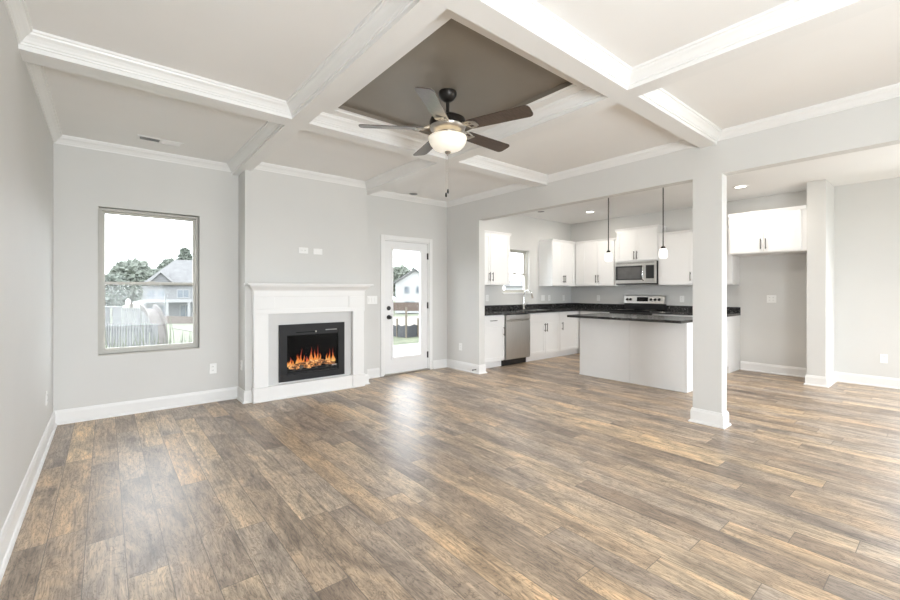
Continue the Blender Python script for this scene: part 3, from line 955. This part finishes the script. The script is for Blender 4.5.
sk = thing('kitchen_sink', 'stainless undermount sink basin let into the black counter below the kitchen window', 'sink', (6.65, -.33, .70))
b = B()
t_ = .004
b.box(SKX0 + .001, SKX1 - .001, SKY0 + .001, SKY1 - .001, .700, .704)
b.box(SKX0 + .001, SKX0 + t_, SKY0 + .001, SKY1 - .001, .704, CT1 - .006).box(SKX1 - t_, SKX1 - .001, SKY0 + .001, SKY1 - .001, .704, CT1 - .006)
b.box(SKX0 + t_, SKX1 - t_, SKY0 + .001, SKY0 + t_, .704, CT1 - .006).box(SKX0 + t_, SKX1 - t_, SKY1 - t_, SKY1 - .001, .704, CT1 - .006)
b.build('basin', STEEL, sk)
B().lathe([(0, .7045), (.04, .7045), (.042, .708), (.03, .7075), (0, .707)], (6.65, -.33, 0), 20).build('drain', CHROME, sk, True)

fc = thing('kitchen_faucet', 'chrome gooseneck faucet standing behind the sink', 'faucet', (6.66, -.075, CT1))
B().lathe([(0.026, CT1), (0.027, CT1 + .006), (0.021, CT1 + .014), (0.019, CT1 + .10), (0.014, CT1 + .11), (0, CT1 + .112)], (6.66, -.075, 0), 20).build('body', CHROME, fc, True)
pth = [(6.66, -.075, CT1 + .10), (6.66, -.075, CT1 + .25)]
for k in range(13):
    a = math.pi * (1 - k / 12 * .86)
    pth.append((6.66, -.075 - .105 - .105 * math.cos(a), CT1 + .255 + .115 * math.sin(a)))
B().tube(pth, .011, 12).build('spout', CHROME, fc, True)
e = pth[-1]
B().tube([e, (e[0], e[1] - .008, e[2] - .03), (e[0], e[1] - .020, e[2] - .085)], [.013, .016, .019], 12).build('spray_head', NICKEL, fc, True)
B().tube([(6.68, -.075, CT1 + .075), (6.715, -.085, CT1 + .095), (6.765, -.105, CT1 + .13)], [.010, .008, .006], 10).build('lever', CHROME, fc, True)

# ------------------------------------------------------------------ dishwasher
dw = thing('dishwasher', 'stainless steel dishwasher with black toe kick under the sink wall counter', 'dishwasher', (5.885, -.3, 0))
a0, a1 = 5.571, 6.199
B().box(a0, a1, -.575, -.01, .10, CT0 - .004).build('tub', BLACKM, dw)
dp = B()
dp.prism([(-.576, .108), (-.612, .108), (-.622, .118), (-.626, .45), (-.624, .74), (-.618, .752), (-.576, .752)], a0 + .004, a1 - .004, 'x')
dpo = dp.build('door_panel', STEEL, dw)
B().prism([(-.576, .756), (-.604, .756), (-.607, .775), (-.628, .79), (-.628, .862), (-.622, .868), (-.576, .868)], a0 + .004, a1 - .004, 'x').build('control_panel', STEEL, dw)
B().box(a0 + .16, a1 - .16, -.600, -.578, .748, .760).build('pocket_handle', BLACK, dw)
B().box(a0 + .01, a1 - .01, -.53, -.05, 0.0, .10).build('toe_kick', BLACK, dw)

# ------------------------------------------------------------------ range
rg = thing('kitchen_range', 'stainless and black electric range with rear control panel on the far wall', 'range', (8.0, -1.66, 0))
r0, r1 = -2.045, -1.279     # y
B().box(7.70, XF - .006, r0, r1, .08, .905).build('body', BLACK, rg)
B().box(7.75, XF - .02, r0 + .02, r1 - .02, 0, .08).build('toe_kick', BLACK, rg)
ck = B().box(7.665, XF - .085, r0, r1, .905, .925, .004)
cko = ck.build('cooktop', BLKGLASS, rg)
for bx_, by, br in ((7.85, -1.47, .10), (7.85, -1.86, .085), (8.10, -1.47, .08), (8.10, -1.86, .10)):
    B().lathe([(br, .9252), (br, .9256), (br - .004, .9258), (br - .006, .9252)], (bx_, by, 0), 40).build('burner_ring', NICKEL, cko)
B().prism([(XF - .085, .905), (XF - .085, 1.03), (XF - .006, 1.03), (XF - .006, .905)], r0, r1, 'y').build('rear_riser', BLACK, rg)
bp = B().prism([(XF - .092, 1.03), (XF - .098, 1.04), (XF - .072, 1.175), (XF - .062, 1.185), (XF - .006, 1.185), (XF - .006, 1.03)], r0, r1, 'y')
bpo = bp.build('control_panel', STEEL, rg)
def on_panel(z):
    return XF - .098 + (z - 1.04) / .135 * .026
zc_ = 1.112
for ky in (-1.34, -1.405, -1.80, -1.875, -1.95):
    B().tube([(on_panel(zc_) + .002, ky, zc_), (on_panel(zc_) - .012, ky, zc_ - .002), (on_panel(zc_) - .030, ky, zc_ - .005)], [.026, .024, .018], 16).build('knob', BLACK, bpo, True)
B().faces([(on_panel(1.075) - .002, -1.53, 1.075), (on_panel(1.075) - .002, -1.745, 1.075), (on_panel(1.155) - .002, -1.745, 1.155), (on_panel(1.155) - .002, -1.53, 1.155),
           (on_panel(1.075) + .004, -1.53, 1.075), (on_panel(1.075) + .004, -1.745, 1.075), (on_panel(1.155) + .004, -1.745, 1.155), (on_panel(1.155) + .004, -1.53, 1.155)],
          [(0, 1, 2, 3), (4, 7, 6, 5), (0, 4, 5, 1), (1, 5, 6, 2), (2, 6, 7, 3), (3, 7, 4, 0)]).build('display', BLKGLASS, bpo)
dro = B().box(7.672, 7.699, r0 + .006, r1 - .006, .24, .80, .004).build('oven_door', STEEL, rg)
B().box(7.668, 7.673, r0 + .10, r1 - .10, .36, .66).build('oven_window', SCREEN, dro)
B().tube([(7.625, r0 + .05, .755), (7.625, r1 - .05, .755)], .012, 12).tube([(7.675, r0 + .09, .755), (7.625, r0 + .09, .755)], .009, 8).tube([(7.675, r1 - .09, .755), (7.625, r1 - .09, .755)], .009, 8).build('oven_handle', STEEL, dro, True)
B().box(7.674, 7.699, r0 + .006, r1 - .006, .09, .228, .004).build('drawer', STEEL, rg)

# ------------------------------------------------------------------ microwave
mw = thing('microwave', 'stainless over the range microwave with dark window and keypad', 'microwave', (8.1, -1.648, 1.40))
m0, m1 = -2.034, -1.262
mz0, mz1 = 1.400, 1.815
B().box(7.965, XF - .004, m0, m1, mz0, mz1).build('body', BLACKM, mw)
db = m0 + .20     # door / keypad split
mdo = B().box(7.935, 7.964, db + .002, m1, mz0 + .012, mz1 - .045, .004).build('door', STEEL, mw)
B().box(7.931, 7.936, db + .045, m1 - .012, mz0 + .075, mz1 - .075).build('window', BLACK, mdo)
B().box(7.9295, 7.9315, db + .075, m1 - .055, mz0 + .10, mz1 - .105).build('window_mesh', SCREEN, mdo)
B().tube([(7.934, db + .026, mz0 + .06), (7.900, db + .026, mz0 + .085), (7.895, db + .026, mz0 + .19), (7.900, db + .026, mz1 - .115), (7.934, db + .026, mz1 - .09)], .011, 12).build('handle', CHROME, mdo, True)
kp = B().box(7.935, 7.964, m0, db - .002, mz0 + .012, mz1 - .045, .004).build('control_panel', STEEL, mw)
B().box(7.931, 7.936, m0 + .035, db - .02, mz0 + .10, mz1 - .075).build('keypad', BLACK, kp)
tv = B().box(7.940, 7.964, m0, m1, mz1 - .043, mz1, .003)
tvo = tv.build('top_vent', STEEL, mw)
v = B()
for k in range(2):
    v.box(7.937, 7.941, m0 + .03, m1 - .03, mz1 - .034 + .014 * k, mz1 - .028 + .014 * k)
v.build('vent_slot', CANIN, tvo)
B().box(7.945, XF - .02, m0 + .01, m1 - .01, mz0 - .006, mz0).build('underside', BLACK, mw)

# ------------------------------------------------------------------ island
isl = thing('kitchen_island', 'white panelled kitchen island with overhanging dark granite top', 'island', (6.3, -2.55, 0))
IY0, IY1 = -3.290, -1.765
IX = 5.985
B().box(IX, 6.585, IY0, IY1, 0.0, CT0).build('body', CAB, isl)
ym = -2.555
for a, c3 in ((IY0 + .004, ym - .0015), (ym + .0015, IY1 - .004)):
    B().box(IX - .008, IX, a, c3, 0.006, CT0 - .001, .001).build('back_panel', CAB, isl)
B().box(IX - .006, 6.58, IY0 - .010, IY0, 0.0, CT0 - .001, .002).build('end_panel', CAB, isl)
B().box(IX - .018, IX - .008, IY0 - .012, IY1, 0.0, 0.016, .004).build('shoe_moulding', CAB, isl)
ittop = B().box(5.705, 6.625, IY0 - .046, IY1 + .033, CT0 + .004, CT1, .003)
ittop.build('countertop', GRANITE, isl)

# ------------------------------------------------------------------ ceiling fan
FCX, FCY = 2.395, -2.975
FT = H + 0.035
fan = thing('ceiling_fan', 'five blade dark bronze ceiling fan with lit alabaster bowl hanging from taupe tray', 'ceiling fan', (FCX, FCY, FT))
def fl(prof, seg=36):
    return B().lathe(prof, (FCX, FCY, 0), seg)
fl([(0, FT), (.068, FT), (.070, FT - .012), (.066, FT - .030), (.050, FT - .055), (.030, FT - .070), (.018, FT - .074), (0, FT - .074)]).build('canopy', BRONZE, fan, True)
fl([(0, FT - .07), (.0125, FT - .07), (.0125, 2.620), (.022, 2.614), (.022, 2.598), (0, 2.598)], 20).build('downrod', BRONZE, fan, True)
fl([(0, 2.600), (.055, 2.600), (.105, 2.592), (.134, 2.574), (.140, 2.548), (.138, 2.518), (0, 2.518)]).build('motor_housing', BRONZE, fan, True)
fl([(0, 2.518), (.138, 2.518), (.132, 2.500), (.110, 2.482), (.085, 2.474), (0, 2.474)]).build('motor_trim', NICKEL, fan, True)
fl([(0, 2.474), (.070, 2.474), (.072, 2.462), (.060, 2.452), (0, 2.452)]).build('switch_housing', NICKEL, fan, True)
fl([(.144, 2.440), (.147, 2.434), (.143, 2.412), (.130, 2.384), (.106, 2.358), (.072, 2.341), (.030, 2.333), (.004, 2.332), (.004, 2.336), (.030, 2.337), (.070, 2.345), (.103, 2.362), (.126, 2.387), (.139, 2.413), (.141, 2.440)], 40).build('light_bowl', BOWL, fan, True)
fl([(0, 2.336), (.020, 2.336), (.024, 2.328), (.017, 2.318), (.008, 2.312), (.006, 2.302), (0, 2.298)], 20).build('finial', NICKEL, fan, True)
fl([(0, 2.455), (.010, 2.455), (.010, 2.334), (0, 2.334)], 12).build('center_post', NICKEL, fan, True)
for k in range(3):
    a = R(30 + 120 * k)
    B().lathe([(0, 2.458), (.012, 2.456), (.013, 2.440), (.022, 2.422), (.024, 2.408), (.016, 2.390), (0, 2.385)], (FCX + .068 * math.cos(a), FCY + .068 * math.sin(a), 0), 16).build('bulb', BULB, fan, True)
for k in range(5):
    a = R(146 + 72 * k)
    ca, sa = math.cos(a), math.sin(a)
    zb = 2.503
    pit = R(-12)
    def xf(p, ca=ca, sa=sa):
        u, w, h = p
        w2 = w * math.cos(pit) - h * math.sin(pit)
        h2 = w * math.sin(pit) + h * math.cos(pit)
        return Vector((FCX + u * ca - w2 * sa, FCY + u * sa + w2 * ca, zb + h2))
    def xf0(p, ca=ca, sa=sa):
        u, w, h = p
        return Vector((FCX + u * ca - w * sa, FCY + u * sa + w * ca, zb + h))
    arm = B(xf0)
    for sgn in (-1, 1):
        arm.tube([(.115, sgn * .012, .026), (.15, sgn * .020, .012), (.185, sgn * .040, -.001 - sgn * .008), (.235, sgn * .030, -.006 - sgn * .006)], [.009, .007, .007, .006], 8)
    arm.tube([(.115, 0, .028), (.16, 0, .010), (.235, 0, -.006)], [.010, .008, .007], 8)
    arm.box(.215, .250, -.042, .042, -.010, -.004, .002)
    armo = arm.build('blade_arm', NICKEL, fan, True)
    bl = B(xf)
    out = []
    u0, u1 = .185, .665
    wr, wt, rc = .052, .066, .035
    out += [(u0, -wr), (u0 + .02, -wr - .004)]
    out += [(u1 - rc + rc * math.sin(R(q)), -wt + rc - rc * math.cos(R(q))) for q in (0, 22, 45, 68, 90)]
    out += [(u1 - rc + rc * math.cos(R(q)), wt - rc + rc * math.sin(R(q))) for q in (0, 22, 45, 68, 90)]
    out += [(u0 + .02, wr + .004), (u0, wr)]
    bl.prism(out, -.003, .003, 'z')
    bl.build('blade', BLADE, fan)
for dx, dy, zz in ((-.012, .004, 1.985), (.006, .004, 2.015)):
    ch = B().tube([(FCX + dx * .9, FCY + dy * .9, 2.312), (FCX + dx, FCY + dy, 2.30), (FCX + dx, FCY + dy, zz + .03)], .0018, 6).build('pull_chain', NICKEL, fan)
    B().lathe([(0, zz), (.006, zz + .002), (.0075, zz + .015), (.005, zz + .032), (0, zz + .034)], (FCX + dx, FCY + dy, 0), 12).build('fob', BRONZE, ch, True)
pl_ = bpy.data.lights.new('fan_lamp_light', 'POINT')
pl_.energy = 20
pl_.color = (1.0, 0.88, 0.72)
pl_.shadow_soft_size = 0.05
po = bpy.data.objects.new('fan_lamp_light', pl_)
po.location = (0, 0, 2.452 - FT)
po.parent = fan
COL.objects.link(po)

# ------------------------------------------------------------------ pendants over the island
for k, (px, py, lab) in enumerate(((6.15, -2.145, 'lit glass pendant light over the island nearer the kitchen window'), (6.15, -2.935, 'lit glass pendant light over the island nearer the pillar'))):
    p = thing('pendant_light', lab, 'pendant light', (px, py, H), 'pendant lights over the island')
    B().lathe([(0, H), (.060, H), (.058, H - .018), (.012, H - .026), (0, H - .026)], (px, py, 0), 24).build('canopy', BRONZE, p, True)
    B().tube([(px, py, H - .02), (px, py, 1.87)], .0075, 8).build('rod', BRONZE, p)
    B().lathe([(0, 1.875), (.018, 1.872), (.030, 1.852), (.030, 1.838), (0, 1.838)], (px, py, 0), 20).build('cap', BRONZE, p, True)
    B().lathe([(0, 1.838), (.030, 1.838), (.044, 1.828), (.052, 1.80), (.055, 1.77), (.053, 1.738), (.046, 1.718), (.030, 1.706), (0, 1.704)], (px, py, 0), 24).build('glass_shade', BULB, p, True)

# ------------------------------------------------------------------ recessed lights and vents
for px, py, lit, lab in ((7.36, -1.08, True, 'lit recessed ceiling light above the kitchen corner'), (7.317, -3.49, True, 'lit recessed ceiling light in front of the refrigerator niche'), (6.631, -.517, False, 'unlit recessed ceiling light above the sink'),
        (5.72, -1.08, True, 'added unseen recessed ceiling light behind the header near the sink wall'), (5.72, -3.49, True, 'added unseen recessed ceiling light behind the header near the pillar')):  # last two are unseen, added behind the header to brighten the kitchen
    t = thing('recessed_light', lab, 'recessed light', (px, py, H), 'recessed kitchen lights')
    B().lathe([(.066, H - .0005), (.092, H - .0005), (.092, H - .006), (.070, H - .008), (.066, H - .004)], (px, py, 0), 32, closed=True).build('trim_ring', TRIM, t, True)
    B().lathe([(0, H - .003), (.066, H - .003), (.066, H - .0006), (0, H - .0006)], (px, py, 0), 32).build('lens', CANLIT if lit else CANIN, t)
    if lit:
        ld = bpy.data.lights.new('recessed_light_glow', 'AREA')
        ld.shape = 'DISK'
        ld.size = 0.12
        ld.energy = 11
        ld.color = (1, .93, .84)
        lo = bpy.data.objects.new('recessed_light_glow', ld)
        lo.location = (0, 0, -.012)
        lo.parent = t
        COL.objects.link(lo)
vt = thing('ceiling_vent', 'white louvred ceiling vent in the coffer nearest the living room window', 'vent', (.80, -.45, H))
v0, v1, w0, w1_ = .635, .965, -.50, -.40
b = B()
for a in ((v0 - .02, v1 + .02, w0 - .02, w0), (v0 - .02, v1 + .02, w1_, w1_ + .02), (v0 - .02, v0, w0, w1_), (v1, v1 + .02, w0, w1_), (.792, .808, w0, w1_)):
    b.box(a[0], a[1], a[2], a[3], H - .006, H - .0003)
b.build('frame', TRIM, vt)
B().box(v0, v1, w0, w1_, H - .002, H - .0003).build('duct', CANIN, vt)
for side in (0, 1):
    for k in range(4):
        b = B()
        x0_, x1_ = (v0, .792) if side == 0 else (.808, v1)
        yy = w0 + .012 + k * .025
        dy_ = -.010 if side == 0 else .010
        b.faces([(x0_, yy, H - .002), (x1_, yy, H - .002), (x1_, yy + dy_, H - .009), (x0_, yy + dy_, H - .009), (x0_, yy + .0015, H - .002), (x1_, yy + .0015, H - .002), (x1_, yy + dy_ + .0015, H - .009), (x0_, yy + dy_ + .0015, H - .009)],
                [(0, 1, 2, 3), (7, 6, 5, 4), (0, 4, 5, 1), (1, 5, 6, 2), (2, 6, 7, 3), (3, 7, 4, 0)])
        b.build('louver', TRIM, vt)
v2 = thing('ceiling_grille', 'small dark round ceiling grille near the glazed door', 'vent', (3.99, -.19, H))
B().lathe([(.066, H - .0005), (.085, H - .0005), (.085, H - .006), (.070, H - .008), (.066, H - .004)], (3.99, -.19, 0), 32, closed=True).build('rim', TRIM, v2, True)
B().lathe([(0, H - .005), (.066, H - .004), (.066, H - .0006), (0, H - .0006)], (3.99, -.19, 0), 32).build('grille', CANIN, v2)

# ------------------------------------------------------------------ outside
def gz(y):
    """Height of the sloping yard at a distance y behind the house."""
    if y < 6:
        return -0.25
    if y < 60:
        return -0.25 - (y - 6) * 0.046
    return -2.73
pts, fs = [], []
ys = [-70, -30, -9, 0.16, 3, 6, 12, 20, 30, 42, 60, 90, 160]
xs = [-60, -20, -5, 5, 15, 30, 60, 110, 160]
for y in ys:
    for x in xs:
        pts.append((x, y, gz(y)))
nx = len(xs)
for i in range(len(ys) - 1):
    for k in range(nx - 1):
        fs.append((i * nx + k, i * nx + k + 1, (i + 1) * nx + k + 1, (i + 1) * nx + k))
struct(B().faces(pts, fs).build('lawn', GRASS), 'pale green back yard sloping away behind the house', 'lawn')
pt = B().box(2.9, 8.6, 0.17, 3.6, -.30, -.10)
struct(pt.build('patio', CONC), 'pale concrete patio outside the glazed door', 'patio')
sg = B().box(4.2, 40, 12.5, 26, -3, gz(12.5) + .06)
pts = []
for y in (11.0, 18, 26, 32):
    for x in (4.0, 20, 45):
        pts.append((x, y, gz(y) + .03))
sg.bm.free()
struct(B().faces(pts, [(i * 3 + k, i * 3 + k + 1, i * 3 + k + 4, i * 3 + k + 3) for i in range(3) for k in range(2)]).build('ground_soil', DIRT), 'bare pale soil strip in the back yard', 'ground')

CAMX, CAMY, YAW, FOC = 0.3823, -5.4479, R(39.458), 418.31
def at(px, depth, z=None):
    """World point seen at picture column px at the given depth; used only to site the distant yard."""
    u = (px - 450) / FOC
    x = CAMX + depth * (math.sin(YAW) + u * math.cos(YAW))
    y = CAMY + depth * (math.cos(YAW) - u * math.sin(YAW))
    return x, y
def house(name, cx, cy, rot, w, d, eave, ridge, gz0, siding, label, wins, gable=None, porch=False):
    """A two storey house; local x along its front, front faces local -y."""
    ca, sa = math.cos(rot), math.sin(rot)
    def xf(p):
        return Vector((cx + p.x * ca - p.y * sa, cy + p.x * sa + p.y * ca, gz0 + p.z))
    t = thing(name, label, 'house', (cx, cy, gz0), 'houses beyond the yard')
    B(xf).box(-w / 2, w / 2, 0, d, 0, eave).build('wall', siding, t)
    r = B(xf)
    o = .35
    if gable == 'front':
        B(xf).prism([(-w / 2, eave), (w / 2, eave), (0, ridge)], 0.0, d, 'y').build('gable', siding, t)
        for s_ in (-1, 1):
            r.prism([(s_ * (w / 2 + o), eave - .2), (0, ridge + .05), (0, ridge + .28), (s_ * (w / 2 + o), eave + .03)], -o, d + o, 'y')
    elif gable == 'dormer':
        r.faces([(-w / 2 - o, -o, eave), (w / 2 + o, -o, eave), (w / 2 + o, d + o, eave), (-w / 2 - o, d + o, eave), (-w / 2 + 3.6, d / 2, ridge), (w / 2 - .8, d / 2, ridge)],
                [(0, 3, 2, 1), (0, 1, 5, 4), (1, 2, 5), (2, 3, 4, 5), (3, 0, 4)])
    else:
        r.prism([(-o, eave - .05), (d + o, eave - .05), (d / 2, ridge)], -w / 2 - o, w / 2 + o, 'x')
    r.build('roof', SHINGLE, t)
    if gable == 'dormer':
        dm = B(xf).prism([(-w * .44, eave), (-w * .06, eave), (-w * .25, eave + w * .21)], -.5, d * .5, 'y').build('dormer', siding, t)
        rr = B(xf)
        for s_ in (-1, 1):
            rr.prism([(-w * .25 + s_ * w * .22, eave - .15), (-w * .25, eave + w * .215), (-w * .25, eave + w * .215 + .3), (-w * .25 + s_ * w * .22, eave + .15)], -.8, d * .5, 'y')
        rr.build('dormer_trim', EXTRIM, dm)
    for (wx, wz, ww, wh) in wins:
        f = B(xf).box(wx - ww / 2 - .1, wx + ww / 2 + .1, -.06, 0, wz - .1, wz + wh + .1).build('window', EXTRIM, t)
        B(xf).box(wx - ww / 2, wx - .04, -.08, -.055, wz, wz + wh).box(wx + .04, wx + ww / 2, -.08, -.055, wz, wz + wh).build('pane', EXWIN, f)
    if porch:
        B(xf).box(-w / 2 - .2, w / 2 + .2, -2.2, 0, 2.75, 3.15).build('porch_roof', EXTRIM, t)
        for k in range(4):
            q = -w / 2 + .2 + (w - .4) * k / 3
            B(xf).box(q - .16, q + .16, -2.15, -1.85, 0, 2.75).build('porch_post', EXTRIM, t)
    return t
# grey house seen through the living room window
hx, hy = at(178, 58)
house('house', hx, hy, R(-6), 7.8, 9, 5.1, 8.9, -3.0, SIDING, 'grey house with front gable and white porch beyond the living room window',
      [(-3.0, 3.4, .7, 1.0), (-1.9, 3.4, .7, 1.0), (.6, 3.4, 1.3, 1.0), (-2.3, .5, 1.6, 1.8), (.9, .5, 1.2, 1.8), (2.6, .5, .9, 1.8)], 'dormer', True)
# white house through the glazed door
hx, hy = at(415, 62)
house('house', hx, hy, R(-35), 5.8, 9, 4.5, 6.35, -2.0, WSIDING, 'white house with small dark windows beyond the glazed door',
      [(-1.2, 3.0, .6, .9), (.5, 3.0, .6, .9), (-.8, .6, 1.3, 1.1), (1.5, 1.2, .6, .9)], 'front')
hx, hy = at(521, 66)
house('house', hx, hy, R(-50), 5, 9, 2.6, 3.6, -.5, WSIDING, 'pale low house glimpsed through the kitchen window',
      [(-1.2, .6, .8, 1.0), (1.0, .6, .8, 1.0)])

def tree(px, depth, h, w, label, leaf, seed, kind='round', z0=None):
    x, y = at(px, depth)
    z = gz(y) if z0 is None else z0
    t = thing('tree', label, 'tree', (x, y, z), 'trees beyond the yard')
    B().tube([(x, y, z), (x + .1, y, z + h * .3), (x, y, z + h * .6)], [h * .03, h * .024, h * .012], 8).build('trunk', BARK, t)
    b = B()
    r_ = random.Random(seed)
    nl = 9 if kind == 'round' else 7
    for k in range(nl):
        q = (k + .5) / nl
        if kind == 'round':
            rr = w * r_.uniform(.24, .36)
            a = k * 2.4
            rad = w * .30 * math.sqrt(max(0, 1 - (2 * q - 1) ** 2))
            b.blob((x + rad * math.cos(a), y + rad * math.sin(a), z + h * (.38 + .5 * q)), rr, 4, .55, 2.2, (1, 1, .9), seed + k)
        else:
            rr = w * (.5 - .36 * q)
            b.blob((x + r_.uniform(-.1, .1) * w, y, z + h * (.30 + .66 * q)), rr, 4, .6, 2.4, (1, 1, .8), seed + k)
    b.build('crown', leaf, t)
    return t
spec = [(113, 66, 6.6, 4.2, LEAFB, 'round', 'low tree mass at the left edge of the living room window view'),
        (131, 76, 9.2, 6.2, LEAFA, 'round', 'broad rounded tree just left of the grey house'),
        (151, 88, 9.0, 4.6, LEAFB, 'round', 'tree rising behind the gable of the grey house'),
        (167, 94, 11.8, 4.6, LEAFB, 'round', 'tree behind the roof slope of the grey house'),
        (187, 112, 16.0, 7.0, LEAFB, 'cone', 'tallest tree behind the grey house near the right window edge'),
        (400, 80, 9.2, 5.0, LEAFA, 'round', 'rounded green tree behind the white house, at the left in the door glass'),
        (414, 92, 9.6, 2.6, LEAFB, 'cone', 'tall pointed tree behind the roof peak of the white house'),
        (423, 84, 8.4, 3.2, LEAFB, 'round', 'round tree behind the white house at the right edge of the door glass')]
for i, (px, dp, h, w, lf, kd, lb) in enumerate(spec):
    tree(px, dp, h, w, lb, lf, i * 3 + 1, kd)

def fence(name, p0, p1, h, mat, label, gap=0.012, bw=0.14, rails=(.3, .8), arch=0.0):
    """A board fence: boards and rails in one panel mesh, posts as parts."""
    a, c_ = Vector(p0), Vector(p1)
    L_ = (c_ - a).xy.length
    d = (c_ - a) / L_
    nrm = Vector((-d.y, d.x, 0)).normalized()
    def xf(p):
        return a + d * p.x + nrm * p.y + Vector((0, 0, p.z))
    t = thing(name, label, 'fence', a)
    b = B(xf)
    u = 0.0
    while u + bw <= L_:
        hh = h - arch * max(0, (u / L_ - .6) / .4) ** 2
        b.box(u, u + bw, -.012, .012, .04, hh)
        u += bw + gap
    for r_ in rails:
        b.box(0, L_, .012, .05, h * r_ - .05, h * r_ + .05)
    b.build('boards', mat, t)
    n = max(2, int(L_ / 2.4) + 1)
    for k in range(n):
        q = L_ * k / (n - 1)
        B(xf).box(q - .06, q + .06, .05, .17, 0, h - .45 if arch else h - .02).build('post', mat, t)
    return t
p0, p1 = at(150, 46), at(205, 40)
fence('board_fence', (p0[0], p0[1], -2.9), (p1[0], p1[1], -2.7), 1.5, CEDAR, 'brown board fence in front of the grey house')
p0, p1 = at(384, 47), at(432, 44)
fence('board_fence', (p0[0], p0[1], -.95), (p1[0], p1[1], -.88), .95, CEDAR, 'brown board fence in front of the white house beyond the glazed door')
p0, p1 = at(96, 12.6), at(150, 11.4)
fence('picket_fence', (p0[0], p0[1], -.56), (p1[0], p1[1], -.50), .88, PICKET, 'low pale picket fence above the weeds in the living room window', .09, .05)
p0, p1 = at(122.5, 14.6), at(149, 13.4)
fence('picket_fence', (p0[0], p0[1], -.65), (p1[0], p1[1], -.60), 1.33, PICKET, 'taller pale picket panel with rounded top beside the brown slide', .10, .05, (.55, .95), .42)
for px, dp, w_, lb in ((106.5, 15.5, .22, 'white utility box at the left edge of the living room window'), (117, 15.5, .26, 'white utility box beside the tall picket panel')):
    x, y = at(px, dp)
    t = thing('utility_box', lb, 'utility box', (x, y, gz(y)), 'white utility boxes in the yard')
    z = gz(y)
    B().box(x - w_ / 2, x + w_ / 2, y, y + .3, z, .64, .02).build('body', PICKET, t)
    B().box(x - w_ / 2 - .03, x + w_ / 2 + .03, y - .03, y + .33, .64, .70, .015).build('lid', PICKET, t)
# curved playground slide
x0, y0 = at(147, 12.9)
x1, y1 = at(160.5, 12.3)
sl = thing('playground_slide', 'brown curved slide seen through the lower window sash', 'slide', (x1, y1, gz(y1)))
d = Vector((x1 - x0, y1 - y0, 0))
L_ = d.length
d.normalize()
nn = Vector((-d.y, d.x, 0))
top = .72
pts, fs = [], []
n = 14
for i in range(n + 1):
    a = math.pi / 2 * i / n
    q = Vector((x0, y0, 0)) + d * (L_ * math.sin(a))
    z = gz(y1) + (top - gz(y1)) * (1 - (1 - math.cos(a)) ** 1.0)
    for (o, k) in ((-.17, .14), (-.14, 0), (.14, 0), (.17, .14), (.20, .14), (.17, -.05), (-.17, -.05), (-.20, .14)):
        pts.append((q.x + nn.x * o, q.y + nn.y * o, z + k))
for i in range(n):
    for k in range(8):
        k2 = (k + 1) % 8
        fs.append((i * 8 + k, i * 8 + k2, i * 8 + 8 + k2, i * 8 + 8 + k))
fs += [tuple(range(8)), tuple(n * 8 + k for k in range(7, -1, -1))]
B().faces(pts, fs).build('chute', SLIDE, sl, True)
for o in (-.2, .2):
    B().tube([(x0 + nn.x * o, y0 + nn.y * o, gz(y0)), (x0 + nn.x * o, y0 + nn.y * o, top + .02)], .045, 8).build('leg', PICKET, sl)
# silt fence
p0, pm, p1 = at(386, 15.0), at(406, 13.6), at(430, 14.6)
sf = thing('silt_fence', 'low grey silt fence on wooden stakes beyond the patio', 'fence', (pm[0], pm[1], gz(pm[1])))
for a, c_ in ((p0, pm), (pm, p1)):
    za, zc_ = gz(a[1]), gz(c_[1])
    n_ = 12
    pts, fs = [], []
    for i in range(n_ + 1):
        q = i / n_
        x, y, z = a[0] + (c_[0] - a[0]) * q, a[1] + (c_[1] - a[1]) * q, za + (zc_ - za) * q
        sag = .05 * math.sin(q * math.pi * 3)
        for dy_, zz in ((0, 0), (.0, .42 - abs(sag)), (.02, .42 - abs(sag)), (.02, 0)):
            pts.append((x, y + dy_ + sag, z + zz))
    for i in range(n_):
        for k in range(4):
            fs.append((i * 4 + k, i * 4 + (k + 1) % 4, i * 4 + 4 + (k + 1) % 4, i * 4 + 4 + k))
    fs += [(0, 1, 2, 3), tuple(n_ * 4 + k for k in (3, 2, 1, 0))]
    B().faces(pts, fs).build('fabric', SILT, sf)
for px, dp in ((388, 14.9), (397, 14.2), (406, 13.55), (418, 14.0), (427, 14.4)):
    x, y = at(px, dp)
    hh = 1.0 if px == 406 else .62
    B().box(x - .025, x + .025, y - .03, y + .01, gz(y) - .1, gz(y) + hh).build('stake', STAKE, sf)
# tall weeds under the living room window
r_ = random.Random(11)
wb = B()
for k in range(700):
    x = r_.uniform(-.6, 3.0)
    y = r_.uniform(1.0, 4.2)
    h_ = r_.uniform(.5, .95) + (.3 if r_.random() < .12 else 0)
    a = r_.uniform(0, 6.28)
    ln = r_.uniform(.05, .28)
    w_ = r_.uniform(.006, .012)
    z = gz(y)
    dxx, dyy = math.cos(a) * ln, math.sin(a) * ln
    px_, py_ = -math.sin(a) * w_, math.cos(a) * w_
    wb.faces([(x - px_, y - py_, z), (x + px_, y + py_, z), (x + dxx * .35 + px_ * .7, y + dyy * .35 + py_ * .7, z + h_ * .65), (x + dxx * .35 - px_ * .7, y + dyy * .35 - py_ * .7, z + h_ * .65), (x + dxx, y + dyy, z + h_)],
             [(0, 1, 2, 3), (3, 2, 4)])
tag(wb.build('weeds', WEED), 'tall pale green weeds growing under the living room window', 'weeds', kind='stuff')
